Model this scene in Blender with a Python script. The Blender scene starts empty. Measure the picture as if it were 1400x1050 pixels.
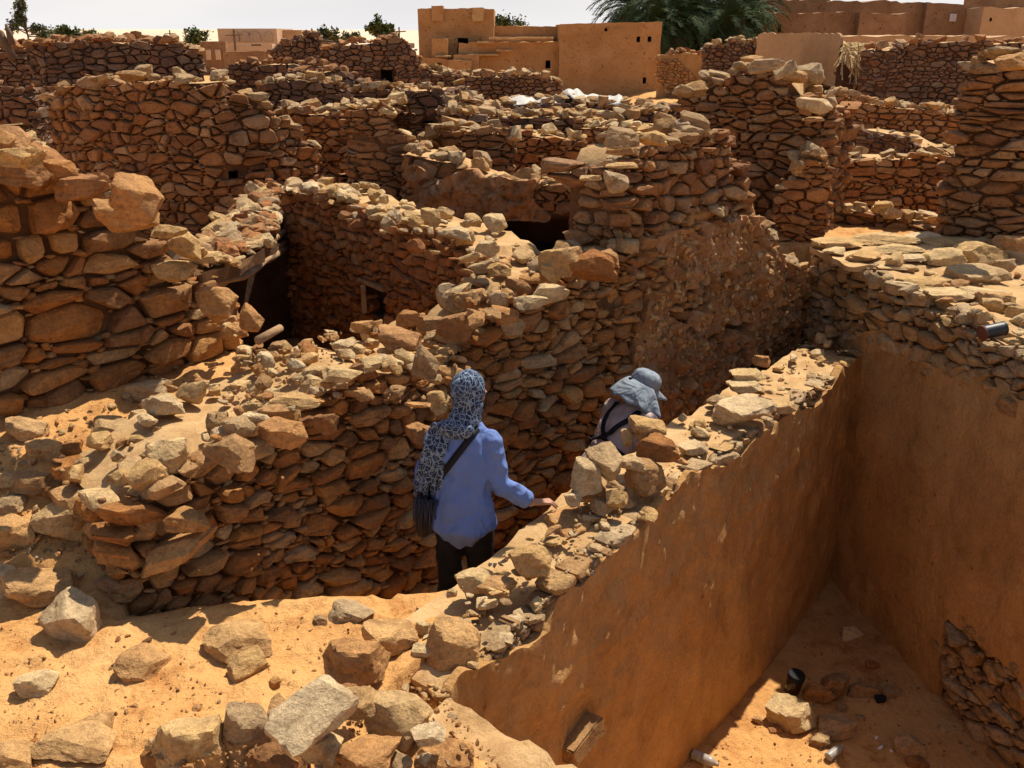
import bpy, math, random
from mathutils import Vector, Matrix, noise as mn
import bmesh
R = math.radians
scn = bpy.context.scene

# ------------------------------------------------------------------ camera, sky, sun, exposure
CAMZ, FPX = 2.7, 1300.0
PITCH = math.atan(475 / FPX)
cam_d = bpy.data.cameras.new('camera'); cam = bpy.data.objects.new('camera', cam_d)
scn.collection.objects.link(cam); scn.camera = cam
cam.location = (0, 0, CAMZ); cam.rotation_euler = (math.pi / 2 - PITCH, 0, 0)
cam_d.sensor_width = 36; cam_d.lens = 36 * FPX / 1400; cam_d.clip_end = 5000; cam_d.clip_start = 0.05
SUN_EL, SUN_AZ = 60, 33.5            # elevation; azimuth measured to the right of the view direction
w = bpy.data.worlds.new('World'); scn.world = w; w.use_nodes = True
nt = w.node_tree; bgn = nt.nodes['Background']
sky = nt.nodes.new('ShaderNodeTexSky'); sky.sky_type = 'NISHITA'; sky.sun_disc = False
sky.sun_elevation = R(SUN_EL); sky.sun_rotation = R(SUN_AZ)
sky.air_density = 1.0; sky.dust_density = 1.5; sky.ozone_density = 1.0
# thin white cloud veil over the whole sky, densest towards the horizon
tcw = nt.nodes.new('ShaderNodeTexCoord'); sep = nt.nodes.new('ShaderNodeSeparateXYZ'); nt.links.new(tcw.outputs['Generated'], sep.inputs[0])
mpw = nt.nodes.new('ShaderNodeMapping'); mpw.inputs['Scale'].default_value = (1.2, 1.2, 6); nt.links.new(tcw.outputs['Generated'], mpw.inputs['Vector'])
nzw = nt.nodes.new('ShaderNodeTexNoise'); nzw.inputs['Scale'].default_value = 2.2; nzw.inputs['Detail'].default_value = 6; nt.links.new(mpw.outputs[0], nzw.inputs['Vector'])
vr = nt.nodes.new('ShaderNodeValToRGB'); vr.color_ramp.elements[0].position = 0.0; vr.color_ramp.elements[0].color = (.95, .95, .95, 1); vr.color_ramp.elements[1].position = .22; vr.color_ramp.elements[1].color = (.06, .06, .06, 1)
nt.links.new(sep.outputs[2], vr.inputs[0])
vc = nt.nodes.new('ShaderNodeValToRGB'); vc.color_ramp.elements[0].position = .3; vc.color_ramp.elements[0].color = (8.4, 8.3, 8.6, 1); vc.color_ramp.elements[1].position = .7; vc.color_ramp.elements[1].color = (10.0, 9.7, 9.7, 1)
nt.links.new(nzw.outputs['Fac'], vc.inputs[0])
mxw = nt.nodes.new('ShaderNodeMix'); mxw.data_type = 'RGBA'; nt.links.new(vr.outputs[0], mxw.inputs[0]); nt.links.new(sky.outputs[0], mxw.inputs[6]); nt.links.new(vc.outputs[0], mxw.inputs[7])
nt.links.new(mxw.outputs[2], bgn.inputs[0]); bgn.inputs[1].default_value = 0.08
sd = bpy.data.lights.new('sun', 'SUN'); so = bpy.data.objects.new('sun', sd); scn.collection.objects.link(so)
sd.energy = 5.0; sd.angle = R(0.53); sd.color = (1.0, 0.92, 0.78)
sv = Vector((math.sin(R(SUN_AZ)) * math.cos(R(SUN_EL)), math.cos(R(SUN_AZ)) * math.cos(R(SUN_EL)), math.sin(R(SUN_EL))))
so.rotation_euler = sv.to_track_quat('Z', 'Y').to_euler(); so.location = (0, 0, 30)
scn.view_settings.view_transform = 'Standard'; scn.view_settings.look = 'None'
scn.view_settings.exposure = 0.34; scn.view_settings.gamma = 1; scn.view_settings.use_curve_mapping = False
scn.render.engine = 'CYCLES'; scn.cycles.max_bounces = 6; scn.cycles.diffuse_bounces = 3

# ------------------------------------------------------------------ helpers
def at(px, py, d=None, z=None):
    """world point on the line of sight of a photograph pixel, at forward distance d or at height z"""
    u = (px - 700) / FPX; v = (525 - py) / FPX
    c, s = math.cos(PITCH), math.sin(PITCH)
    dx, dy, dz = u, c + v * s, -s + v * c
    t = (d / dy) if d is not None else (z - CAMZ) / dz
    return Vector((dx * t, dy * t, CAMZ + dz * t))

def lerp(a, b, t): return a + (b - a) * t
def N1(x, y, z=0.0): return mn.noise(Vector((x, y, z)))
def fbm(p, o=4):
    a, s, q = 1.0, 0.0, Vector(p)
    for _ in range(o):
        s += a * mn.noise(q); q = q * 2.03 + Vector((7.1, 3.3, 1.7)); a *= 0.5
    return s
def tag(o, label=None, cat=None, group=None, kind=None):
    if label: o['label'] = label
    if cat: o['category'] = cat
    if group: o['group'] = group
    if kind: o['kind'] = kind
    return o
def empty(name, loc=(0, 0, 0), label=None, cat=None, group=None):
    o = bpy.data.objects.new(name, None); scn.collection.objects.link(o); o.location = loc
    o.empty_display_size = 0.2
    return tag(o, label, cat, group)
def link(name, me, mat=None, parent=None, loc=None):
    o = bpy.data.objects.new(name, me); scn.collection.objects.link(o)
    if mat and not me.materials: me.materials.append(mat)
    if loc is not None: o.location = loc
    if parent is not None: o.parent = parent
    return o
def mesh(name, V, F, mat=None, smooth=False, sharp=None):
    me = bpy.data.meshes.new(name); me.from_pydata(V, [], F); me.update()
    if mat: me.materials.append(mat)
    if smooth:
        me.polygons.foreach_set('use_smooth', [True] * len(me.polygons))
        if sharp: me.set_sharp_from_angle(angle=R(sharp))
    return me

# ------------------------------------------------------------------ materials
def nodes_for(name):
    m = bpy.data.materials.new(name); m.use_nodes = True
    t = m.node_tree; b = t.nodes['Principled BSDF']; b.inputs['Roughness'].default_value = 0.92
    b.inputs['Specular IOR Level'].default_value = 0.15
    return m, t, b
def noise_n(t, vec, scale, detail=5, rough=0.6, dist=0.0):
    n = t.nodes.new('ShaderNodeTexNoise'); n.inputs['Scale'].default_value = scale
    n.inputs['Detail'].default_value = detail; n.inputs['Roughness'].default_value = rough
    n.inputs['Distortion'].default_value = dist
    t.links.new(vec, n.inputs['Vector']); return n.outputs['Fac']
def ramp_n(t, fac, stops, interp='LINEAR'):
    r = t.nodes.new('ShaderNodeValToRGB'); r.color_ramp.interpolation = interp
    e = r.color_ramp.elements
    while len(e) < len(stops): e.new(0.5)
    for k, (p, c) in enumerate(stops):
        e[k].position = p; e[k].color = (*c, 1) if len(c) == 3 else c
    t.links.new(fac, r.inputs[0]); return r.outputs[0]
def mix_n(t, kind, fac, a, b):
    n = t.nodes.new('ShaderNodeMix'); n.data_type = 'RGBA'; n.blend_type = kind
    if isinstance(fac, (int, float)): n.inputs[0].default_value = fac
    else: t.links.new(fac, n.inputs[0])
    for i, v in ((6, a), (7, b)):
        if isinstance(v, tuple): n.inputs[i].default_value = (*v, 1)
        else: t.links.new(v, n.inputs[i])
    return n.outputs[2]
def pos_n(t, sx=1, sy=1, sz=1):
    g = t.nodes.new('ShaderNodeNewGeometry')
    if (sx, sy, sz) == (1, 1, 1): return g.outputs['Position']
    m = t.nodes.new('ShaderNodeMapping'); m.inputs['Scale'].default_value = (sx, sy, sz)
    t.links.new(g.outputs['Position'], m.inputs['Vector']); return m.outputs[0]
def bump_n(t, b, hs):
    prev = None
    for h, st, di in hs:
        n = t.nodes.new('ShaderNodeBump'); n.inputs['Strength'].default_value = st; n.inputs['Distance'].default_value = di
        t.links.new(h, n.inputs['Height'])
        if prev: t.links.new(prev, n.inputs['Normal'])
        prev = n.outputs[0]
    t.links.new(prev, b.inputs['Normal'])
def stone_mat(name, cols, stuff=False, bs=1.0):
    m, t, b = nodes_for(name); P = pos_n(t)
    if stuff:
        g = t.nodes.new('ShaderNodeNewGeometry'); rnd = g.outputs['Random Per Island']
    else:
        g = t.nodes.new('ShaderNodeObjectInfo'); rnd = g.outputs['Random']
    n = len(cols)
    base = ramp_n(t, rnd, [((k + 0.5) / n, c) for k, c in enumerate(cols)])
    a = noise_n(t, P, 7 / bs, 7, 0.72, 0.4)
    mot = ramp_n(t, a, [(0.32, (0.62, 0.54, 0.48)), (0.47, (1.02, 1.0, .97)), (0.60, (1.15, 1.12, 1.06)), (0.72, (1.45, 1.33, 1.15))])
    c = mix_n(t, 'MULTIPLY', 1.0, base, mot)
    f = noise_n(t, P, 55 / bs, 4, 0.7)
    gr = ramp_n(t, f, [(0.32, (0.72, 0.70, 0.68)), (0.55, (1, 1, 1)), (0.75, (1.12, 1.12, 1.1))])
    c = mix_n(t, 'MULTIPLY', 0.8, c, gr)
    t.links.new(c, b.inputs['Base Color'])
    g2 = noise_n(t, P, 24 / bs, 6, 0.8, 0.6)
    c = mix_n(t, 'MULTIPLY', .75, c, ramp_n(t, g2, [(.36, (.72, .65, .58)), (.48, (1.06, 1.05, 1.03)), (.66, (1.25, 1.2, 1.12))]))
    st = noise_n(t, pos_n(t, 3, 3, 22), 1.2 / bs, 5, 0.65, 0.8)
    c = mix_n(t, 'MULTIPLY', .7, c, ramp_n(t, st, [(.36, (.78, .74, .70)), (.5, (1, 1, 1)), (.66, (1.12, 1.10, 1.06))]))
    t.links.new(c, b.inputs['Base Color'])
    bump_n(t, b, [(a, 0.8, 0.05 * bs), (g2, 0.7, 0.022 * bs), (st, 0.4, 0.02 * bs), (f, 0.9, 0.010 * bs)])
    return m
def earth_mat(name, c0, c1, c2, scale=1.0, bump=1.0, pits=False, streak=False):
    m, t, b = nodes_for(name); P = pos_n(t)
    a = noise_n(t, P, 1.6 * scale, 7, 0.62, 0.6)
    base = ramp_n(t, a, [(0.28, c0), (0.5, c1), (0.72, c2)])
    f = noise_n(t, P, 38 * scale, 5, 0.75)
    g = ramp_n(t, f, [(0.3, (0.74, 0.70, 0.66)), (0.52, (1, 1, 1)), (0.75, (1.15, 1.13, 1.1))])
    c = mix_n(t, 'MULTIPLY', 0.85, base, g)
    if streak:
        s = noise_n(t, pos_n(t, 5, 5, 0.5), 1.5, 5, 0.6, 0.3)
        c = mix_n(t, 'MULTIPLY', 0.22, c, ramp_n(t, s, [(0.32, (0.72, 0.66, 0.6)), (0.55, (1, 1, 1)), (0.7, (1.12, 1.1, 1.05))]))
        bl = noise_n(t, P, 3.1, 8, 0.75, 1.2)
        c = mix_n(t, 'MULTIPLY', 0.5, c, ramp_n(t, bl, [(0.34, (0.60, 0.52, 0.46)), (0.46, (1, 1, 1)), (0.68, (1.16, 1.13, 1.08))]))
        vo = t.nodes.new('ShaderNodeTexVoronoi'); vo.inputs['Scale'].default_value = 6; vo.inputs['Randomness'].default_value = 1; t.links.new(P, vo.inputs['Vector'])
        c = mix_n(t, 'MULTIPLY', ramp_n(t, noise_n(t, P, 1.1, 3), [(.5, (0, 0, 0)), (.6, (1, 1, 1))]), c, ramp_n(t, vo.outputs['Distance'], [(0.05, (.5, .42, .36)), (0.13, (1, 1, 1))]))
    hs = [(a, 0.4, 0.08 / scale), (noise_n(t, P, 9 * scale, 5, 0.7, 0.5), 0.55 * bump, 0.03 / scale), (f, 0.6 * bump, 0.008 / scale)]
    if pits:
        v = t.nodes.new('ShaderNodeTexVoronoi'); v.inputs['Scale'].default_value = pits; pv = t.nodes.new('ShaderNodeVectorMath'); pv.operation = 'MULTIPLY_ADD'; pn_ = t.nodes.new('ShaderNodeTexNoise'); pn_.inputs['Scale'].default_value = 6; pn_.inputs['Detail'].default_value = 5; t.links.new(P, pn_.inputs['Vector']); t.links.new(pn_.outputs['Color'], pv.inputs[0]); pv.inputs[1].default_value = (.35, .35, .35); t.links.new(P, pv.inputs[2]); t.links.new(pv.outputs[0], v.inputs['Vector'])
        pr = ramp_n(t, v.outputs['Distance'], [(0.08, (0.42, 0.32, 0.26)), (0.26, (1, 1, 1))])
        msk = ramp_n(t, noise_n(t, P, 1.9, 4), [(0.34, (0.1, 0.1, 0.1)), (0.5, (1, 1, 1))])
        c = mix_n(t, 'MULTIPLY', msk, c, pr)
        hs.append((pr, 0.5, 0.03))
    t.links.new(c, b.inputs['Base Color']); bump_n(t, b, hs)
    return m
def plain_mat(name, col, rough=0.8, metal=0.0, bump=None, spec=0.3):
    m, t, b = nodes_for(name); b.inputs['Roughness'].default_value = rough; b.inputs['Metallic'].default_value = metal
    b.inputs['Specular IOR Level'].default_value = spec
    P = pos_n(t); a = noise_n(t, P, 14, 5, 0.6)
    c = mix_n(t, 'MULTIPLY', 0.7, tuple(col), ramp_n(t, a, [(0.3, (0.75, 0.75, 0.75)), (0.6, (1.08, 1.08, 1.08))]))
    t.links.new(c, b.inputs['Base Color'])
    if bump: bump_n(t, b, [(noise_n(t, P, bump[0], 4), bump[1], bump[2])])
    return m

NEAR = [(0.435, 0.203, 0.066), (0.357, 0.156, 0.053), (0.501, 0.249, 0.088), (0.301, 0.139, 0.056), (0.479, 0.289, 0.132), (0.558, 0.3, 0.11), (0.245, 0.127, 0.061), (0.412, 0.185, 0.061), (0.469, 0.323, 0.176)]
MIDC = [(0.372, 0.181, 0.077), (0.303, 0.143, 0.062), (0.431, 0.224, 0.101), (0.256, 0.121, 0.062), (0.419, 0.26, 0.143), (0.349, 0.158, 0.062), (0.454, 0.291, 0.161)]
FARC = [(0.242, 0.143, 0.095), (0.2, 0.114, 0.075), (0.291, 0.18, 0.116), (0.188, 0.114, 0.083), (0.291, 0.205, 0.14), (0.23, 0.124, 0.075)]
REDC = [(0.41, 0.179, 0.068), (0.342, 0.144, 0.056), (0.479, 0.227, 0.087), (0.296, 0.132, 0.062), (0.433, 0.239, 0.111)]
PALE = [(.64, .47, .26), (.57, .40, .20), (.66, .51, .32), (.50, .34, .18), (.60, .40, .185), (.55, .35, .155)]
GREY = [(.48, .345, .205), (.40, .27, .145), (.52, .39, .24), (.36, .215, .105), (.44, .26, .115), (.50, .32, .15)]
DUSTY = [(.58, .34, .145), (.54, .30, .12), (.62, .39, .18), (.50, .28, .12), (.60, .42, .22)]
ORNG = [(.52, .29, .12), (.48, .25, .10), (.56, .35, .17), (.42, .21, .09)]
M = {}
for k, cols, bs in (('near', NEAR, 1), ('mid', MIDC, 1.3), ('far', FARC, 2), ('red', REDC, 1.3), ('pale', PALE, 1), ('grey', GREY, 1), ('orange', ORNG, 1), ('dusty', DUSTY, 1)):
    M[k] = stone_mat('sandstone_' + k, cols, False, bs)
    M[k + '_s'] = stone_mat('sandstone_small_' + k, cols, True, bs)
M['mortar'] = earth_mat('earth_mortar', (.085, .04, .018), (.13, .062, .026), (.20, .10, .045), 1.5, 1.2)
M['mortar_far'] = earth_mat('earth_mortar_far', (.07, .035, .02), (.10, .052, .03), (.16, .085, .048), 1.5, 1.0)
M['mudtop'] = earth_mat('mud_top', (.38, .22, .095), (.52, .32, .145), (.62, .42, .21), 3.0, 1.8)
M['plaster'] = earth_mat('mud_plaster', (.38, .20, .072), (.48, .265, .10), (.57, .33, .135), 1.0, 1.6, False, True)
M['plaster2'] = earth_mat('red_mud_plaster', (.30, .14, .055), (.48, .235, .10), (.66, .40, .22), 2.2, 4.0)
M['mud'] = earth_mat('mud_building', (.37, .19, .075), (.46, .25, .10), (.52, .30, .135), 0.8, 0.8, 7.0)
M['mud2'] = earth_mat('brown_mud_building', (.22, .12, .058), (.29, .165, .085), (.35, .21, .115), 0.8, 0.8, 5.5)
M['mudp'] = earth_mat('plastered_wall', (.42, .26, .135), (.50, .32, .17), (.56, .38, .22), 0.7, 0.7)
M['wood'] = earth_mat('weathered_wood', (.22, .12, .06), (.38, .24, .13), (.50, .36, .22), 3.0, 1.0)
M['soot'] = earth_mat('shade_dark_earth', (.05, .03, .02), (.09, .05, .03), (.13, .075, .04), 1.5, 1.0)  # dark earth for hollows and chamber wall; their shade is put into the colour
def sand_material():
    m, t, b = nodes_for('orange_sand'); P = pos_n(t)
    a = noise_n(t, P, 0.9, 7, 0.6, 0.5)
    base = ramp_n(t, a, [(0.3, (.53, .265, .09)), (0.5, (.63, .33, .115)), (0.7, (.69, .395, .155))])
    f = noise_n(t, P, 70, 4, 0.8)
    g = ramp_n(t, f, [(0.3, (0.80, 0.76, 0.72)), (0.5, (1, 1, 1)), (0.8, (1.1, 1.08, 1.05))])
    c = mix_n(t, 'MULTIPLY', 0.8, base, g)
    k = noise_n(t, P, 6, 6, 0.75, 0.3)
    crust = ramp_n(t, k, [(0.36, (.66, .54, .46)), (0.52, (1, 1, 1))])
    msk = ramp_n(t, noise_n(t, P, 1.3, 3), [(0.42, (0, 0, 0)), (0.54, (1, 1, 1))])
    c = mix_n(t, 'MULTIPLY', msk, c, crust)
    t.links.new(c, b.inputs['Base Color'])
    wv = t.nodes.new('ShaderNodeTexWave'); wv.inputs['Scale'].default_value = 7; wv.inputs['Distortion'].default_value = 6
    wv.inputs['Detail'].default_value = 3; t.links.new(pos_n(t, 0.6, 1.6, 1), wv.inputs['Vector'])
    bump_n(t, b, [(wv.outputs['Fac'], 0.16, 0.03), (k, 0.7, 0.05), (noise_n(t, P, 22, 5, 0.7), 0.75, 0.02), (f, 0.6, 0.006)])
    return m
M['sand'] = sand_material()
M['dune'] = earth_mat('haze_pale_dune_sand', (.60, .46, .32), (.66, .52, .37), (.70, .56, .42), .02, .2)  # far sand made paler: distance haze put into its colour

# ------------------------------------------------------------------ stones
def poly_clip(poly, a, b, c):
    out = []; n = len(poly); prev = poly[-1]; dp = a * prev[0] + b * prev[1] - c
    for cur in poly:
        dc = a * cur[0] + b * cur[1] - c
        if (dp <= 0) != (dc <= 0):
            t = dp / (dp - dc); out.append((prev[0] + (cur[0] - prev[0]) * t, prev[1] + (cur[1] - prev[1]) * t))
        if dc <= 0: out.append(cur)
        prev = cur; dp = dc
    return out
def rubble_cells(S, z0, z1, cw, ch, rg, inside):
    """irregular rubble pattern: power cells grown round jittered, coursed seeds"""
    asp = cw / ch; seeds = []
    z = z0 - ch * 0.3; row = 0; cw0 = cw
    wob = rg.uniform(0, 50)
    while z < z1 + ch:
        h = ch * rg.choice((0.55, 0.75, 0.9, 1.0, 1.15, 1.45))
        s = -rg.random() * cw
        while s < S + cw:
            k = rg.choice((0.35, 0.5, 0.65, 0.8, 1.0, 1.2, 1.7))
            wd = cw * k * (h / ch) ** 0.4
            zz = z + h * 0.5 + rg.uniform(-.28, .28) * h + 0.5 * ch * N1(s * 0.9 + wob, z * 0.6)
            if k > 1.1 and rg.random() < 0.25:      # two thin slabs one above the other
                seeds.append((s + wd / 2, zz + h * .27, wd * .45, h * .28)); seeds.append((s + wd / 2, zz - h * .27, wd * .45, h * .28))
            else: seeds.append((s + wd / 2 + rg.uniform(-.1, .1) * wd, zz, wd / 2, h / 2))
            s += wd
        z += h; row += 1
    pts = [(s / asp, z, (hw / asp * 0.55 + hh * 0.45) ** 2) for s, z, hw, hh in seeds]
    g = ch * 1.6; grid = {}
    for i, p in enumerate(pts): grid.setdefault((int(p[0] // g), int(p[1] // g)), []).append(i)
    cells = []
    for i, (x, y, wt) in enumerate(pts):
        if not inside(x * asp, y): continue
        rr = ch * 1.9
        poly = [(x - rr, y - rr), (x + rr, y - rr), (x + rr, y + rr), (x - rr, y + rr)]
        cx, cy = int(x // g), int(y // g); nb = []
        for ax in (-2, -1, 0, 1, 2):
            for ay in (-2, -1, 0, 1, 2):
                for j in grid.get((cx + ax, cy + ay), ()):
                    if j != i:
                        q = pts[j]; d2 = (q[0] - x) ** 2 + (q[1] - y) ** 2
                        if d2 < 12 * ch * ch: nb.append((d2, j))
        nb.sort()
        for d2, j in nb[:26]:
            q = pts[j]; dx, dy = q[0] - x, q[1] - y
            if d2 < 1e-6: continue
            cc = dx * x + dy * y + (d2 + wt - q[2]) / 2
            poly = poly_clip(poly, dx, dy, cc)
            if len(poly) < 3: break
        if len(poly) < 3: continue
        A = 0
        for k in range(len(poly)):
            p, q = poly[k - 1], poly[k]; A += p[0] * q[1] - p[1] * q[0]
        if A / 2 * asp < cw * ch * 0.06: continue
        P2 = []
        for p in poly:                               # bend the courses so that no straight joint runs far
            s, z = p[0] * asp, p[1]; f = 0.55 / cw
            P2.append((s + .30 * cw * N1(s * f, z * f * 1.6, 3 + wob) + .10 * cw * N1(s * f * 3, z * f * 3, wob), z + .60 * ch * N1(s * f * .8 + 9, z * f * 1.2, wob) + .22 * ch * N1(s * f * 3.3, z * f * 3, 7 + wob)))
        cx = sum(p[0] for p in P2) / len(P2); cy = sum(p[1] for p in P2) / len(P2); a = rg.gauss(0, .07); ks, kz = rg.uniform(.90, 1.02), rg.uniform(.88, 1.02)
        P2 = [(cx + (p[0] - cx) * ks - (p[1] - cy) * a, cy + (p[1] - cy) * kz + (p[0] - cx) * a * .6) for p in P2]
        cells.append((P2, A / 2 * asp))
    return cells
def chaikin(p, r=0.25):
    o = []; n = len(p)
    for k in range(n):
        a, b = p[k], p[(k + 1) % n]
        o.append((lerp(a[0], b[0], r), lerp(a[1], b[1], r))); o.append((lerp(a[0], b[0], 1 - r), lerp(a[1], b[1], 1 - r)))
    return o
def cell_stone(poly, gap, bulge, rg, detail, bevel=0.13):
    """rings of (s, z, depth): one stone of the facing"""
    cx = sum(p[0] for p in poly) / len(poly); cz = sum(p[1] for p in poly) / len(poly)
    p = []
    for q in poly:                                  # drop tiny edges
        if not p or math.hypot(q[0] - p[-1][0], q[1] - p[-1][1]) > gap * 1.2: p.append(q)
    if len(p) < 3: p = poly
    p2 = []
    for q in p:
        r = math.hypot(q[0] - cx, q[1] - cz) + 1e-6; k = max(0.5, 1 - gap * rg.uniform(.5, 1.5) / r)
        p2.append((cx + (q[0] - cx) * k, cz + (q[1] - cz) * k))
    p = chaikin(p2, rg.uniform(.07, .24)) if detail else chaikin(p2, .2) if len(p2) < 6 else p2
    if detail: p = [(q[0] + rg.uniform(-1, 1) * gap * .55, q[1] + rg.uniform(-1, 1) * gap * .5) for q in p]
    pl = [(rg.uniform(-.5, .5), rg.uniform(-.6, .6), rg.uniform(.6, 1.25) * bulge) for _ in range(3)]
    off = rg.uniform(-.35, .75) * bulge
    if rg.random() < .05: off -= bulge * .5
    def dep(s, z): return off + max(.1 * bulge, min(a * (s - cx) + b * (z - cz) + c for a, b, c in pl))
    def ring(k, f, nz=0):
        o = []
        for q in p:
            s, z = cx + (q[0] - cx) * k, cz + (q[1] - cz) * k
            o.append((s, z, f(s, z) + (rg.uniform(-1, 1) * nz if nz else 0)))
        return o
    rings = [ring(.92, lambda s, z: -0.10)]
    rings.append(ring(1.0, lambda s, z: dep(s, z) - bulge * .8))
    if detail:
        rings.append(ring(1 - bevel * .45, lambda s, z: dep(s, z) - bulge * .22, bulge * .06))
        rings.append(ring(1 - bevel * 1.6, lambda s, z: dep(s, z) + bulge * .02, bulge * .10))
        if detail > 1: rings.append(ring(.38, lambda s, z: dep(s, z) + bulge * .06, bulge * .10))
    else: rings.append(ring(1 - bevel, lambda s, z: dep(s, z), bulge * .08))
    cen = (cx, cz, dep(cx, cz) + bulge * .05) if detail > 1 else None
    return rings, cen, (cx, cz)

def rock_mesh(name, seed, lvl, dims, rough=0.05, nplanes=10, rnd=0.012):
    rg = random.Random(seed); bm = bmesh.new()
    bmesh.ops.create_icosphere(bm, subdivisions=lvl, radius=1)
    pls = []
    for k in range(nplanes):
        n = Vector((rg.gauss(0, 1), rg.gauss(0, 1), rg.gauss(0, 1))).normalized(); pls.append((n, rg.uniform(.5, .95)))
    for ax in (Vector((0, 0, 1)), Vector((0, 0, -1)), Vector((1, 0, 0)), Vector((-1, 0, 0)), Vector((0, 1, 0)), Vector((0, -1, 0))):
        n = (ax + Vector((rg.uniform(-.4, .4), rg.uniform(-.4, .4), rg.uniform(-.4, .4)))).normalized(); pls.append((n, rg.uniform(.55, .8)))
    o = Vector((rg.uniform(0, 99), rg.uniform(0, 99), 0))
    for v in bm.verts:
        d = v.co.normalized()
        ks = sorted(c / n.dot(d) for n, c in pls if n.dot(d) > 0.05)
        r = ks[0]
        if len(ks) > 1:
            h = max(0, rnd * 2 - (ks[1] - ks[0])); r -= h * h / (rnd * 8)
        p = d * r
        if lvl > 2: p += d * (rough * fbm(p * 2.3 + o, 4) + rough * .5 * (abs(mn.noise(Vector((p.x * 2, p.y * 2, p.z * 9)) + o)) - .3))
        else: p += d * rough * mn.noise(p * 2.5 + o)
        v.co = Vector((p.x * dims[0], p.y * dims[1], p.z * dims[2]))
    me = bpy.data.meshes.new(name); bm.to_mesh(me); bm.free()
    me.polygons.foreach_set('use_smooth', [True] * len(me.polygons)); me.set_sharp_from_angle(angle=R(20))
    return me
def hull_mesh(name, seed, dims, n=13):
    rg = random.Random(seed); bm = bmesh.new()
    for k in range(n):
        v = Vector((rg.gauss(0, 1), rg.gauss(0, 1), rg.gauss(0, 1))).normalized() * rg.uniform(.8, 1)
        v = Vector([math.copysign(abs(c) ** .7, c) for c in v])
        bm.verts.new((v.x * dims[0], v.y * dims[1], v.z * dims[2]))
    r = bmesh.ops.convex_hull(bm, input=bm.verts)
    for v in [v for v in bm.verts if not v.link_faces]: bm.verts.remove(v)
    me = bpy.data.meshes.new(name); bm.to_mesh(me); bm.free(); return me
ROCK_HI = [rock_mesh('rock', 100 + k, 4, (.62, .5, .42), .07) for k in range(9)]
SLAB_HI = [rock_mesh('slab', 150 + k, 4, (.66, .5, .26), .06) for k in range(7)]
ROCK_MD = [rock_mesh('rock', 200 + k, 3, (.62, .5, rz), .06) for k, rz in enumerate((.42, .36, .3, .45, .28, .38, .33, .25, .4, .3, .35, .27))]
ROCK_LO = [hull_mesh('rock', 300 + k, (.55, .45, rz)) for k, rz in enumerate((.4, .3, .25, .42, .22, .35, .3, .2, .38, .28, .24, .33, .3, .22, .36, .26))]
_cache = {}
def rock_obj(name, proto, mat, loc, scale, rot, parent=None):
    key = (proto.name, mat.name)
    if key not in _cache:
        me = proto.copy(); me.materials.clear(); me.materials.append(mat); _cache[key] = me
    o = bpy.data.objects.new(name, _cache[key]); scn.collection.objects.link(o)
    o.location = loc; o.scale = scale if hasattr(scale, '__len__') else (scale,) * 3; o.rotation_euler = rot
    if parent is not None: o.parent = parent
    return o
class Bag:
    """collects many small stones into one mesh"""
    def __init__(s): s.V = []; s.F = []
    def add(s, V, F):
        b = len(s.V); s.V += V; s.F += [tuple(i + b for i in f) for f in F]
    def rock(s, proto, loc, sc, rot):
        mtx = Matrix.LocRotScale(Vector(loc), __import__('mathutils').Euler(rot), Vector(sc if hasattr(sc, '__len__') else (sc,) * 3))
        s.add([tuple(mtx @ v.co) for v in proto.vertices], [tuple(p.vertices) for p in proto.polygons])
    def build(s, name, mat, parent=None, stuff=True, smooth=False):
        if not s.V: return None
        o = link(name, mesh(name, s.V, s.F, mat, smooth), None, parent)
        if stuff: o['kind'] = 'stuff'
        return o

class Path:
    """front line of a wall, left to right as seen from its face: pts = (x, y, ztop, zbase)"""
    def __init__(s, pts, thick, rag=0.04, seed=0):
        s.p = pts; s.t = thick; s.L = [0]; s.rag = rag; s.seed = seed
        for a, b in zip(pts, pts[1:]): s.L.append(s.L[-1] + math.hypot(b[0] - a[0], b[1] - a[1]))
        s.S = s.L[-1]; s.n = []
        seg = []
        for a, b in zip(pts, pts[1:]):
            d = math.hypot(b[0] - a[0], b[1] - a[1]); seg.append(((b[1] - a[1]) / d, -(b[0] - a[0]) / d))
        for k in range(len(pts)):
            a = seg[max(0, k - 1)]; b = seg[min(len(seg) - 1, k)]
            x, y = a[0] + b[0], a[1] + b[1]; l = math.hypot(x, y); s.n.append((x / l, y / l))
    def ev(s, q):
        q = max(0, min(s.S, q)); k = 0
        while k < len(s.L) - 2 and q > s.L[k + 1]: k += 1
        t = (q - s.L[k]) / (s.L[k + 1] - s.L[k]); a, b = s.p[k], s.p[k + 1]
        n = Vector((lerp(s.n[k][0], s.n[k + 1][0], t), lerp(s.n[k][1], s.n[k + 1][1], t), 0)).normalized()
        return lerp(a[0], b[0], t), lerp(a[1], b[1], t), lerp(a[2], b[2], t), lerp(a[3], b[3], t), n
    def top(s, q):
        e = s.ev(q); return e[2] + s.rag * (N1(q * 2.1, s.seed * 3.7) + .6 * N1(q * 6.3, s.seed * 1.3 + 9))
    def full(s, q):
        """position along front plus both end returns (q from -t to S+t)"""
        if q < 0:
            x, y, zt, zb, n = s.ev(0); tx = Vector((-n.y, n.x, 0)); return Vector((x, y, 0)) - n * (-q), -tx.normalized() if False else Vector((n.y, -n.x, 0)), n
        if q > s.S:
            x, y, zt, zb, n = s.ev(s.S); return Vector((x, y, 0)) - n * (q - s.S), Vector((-n.y, n.x, 0)), n
        x, y, zt, zb, n = s.ev(q); return Vector((x, y, 0)), n, n

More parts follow.
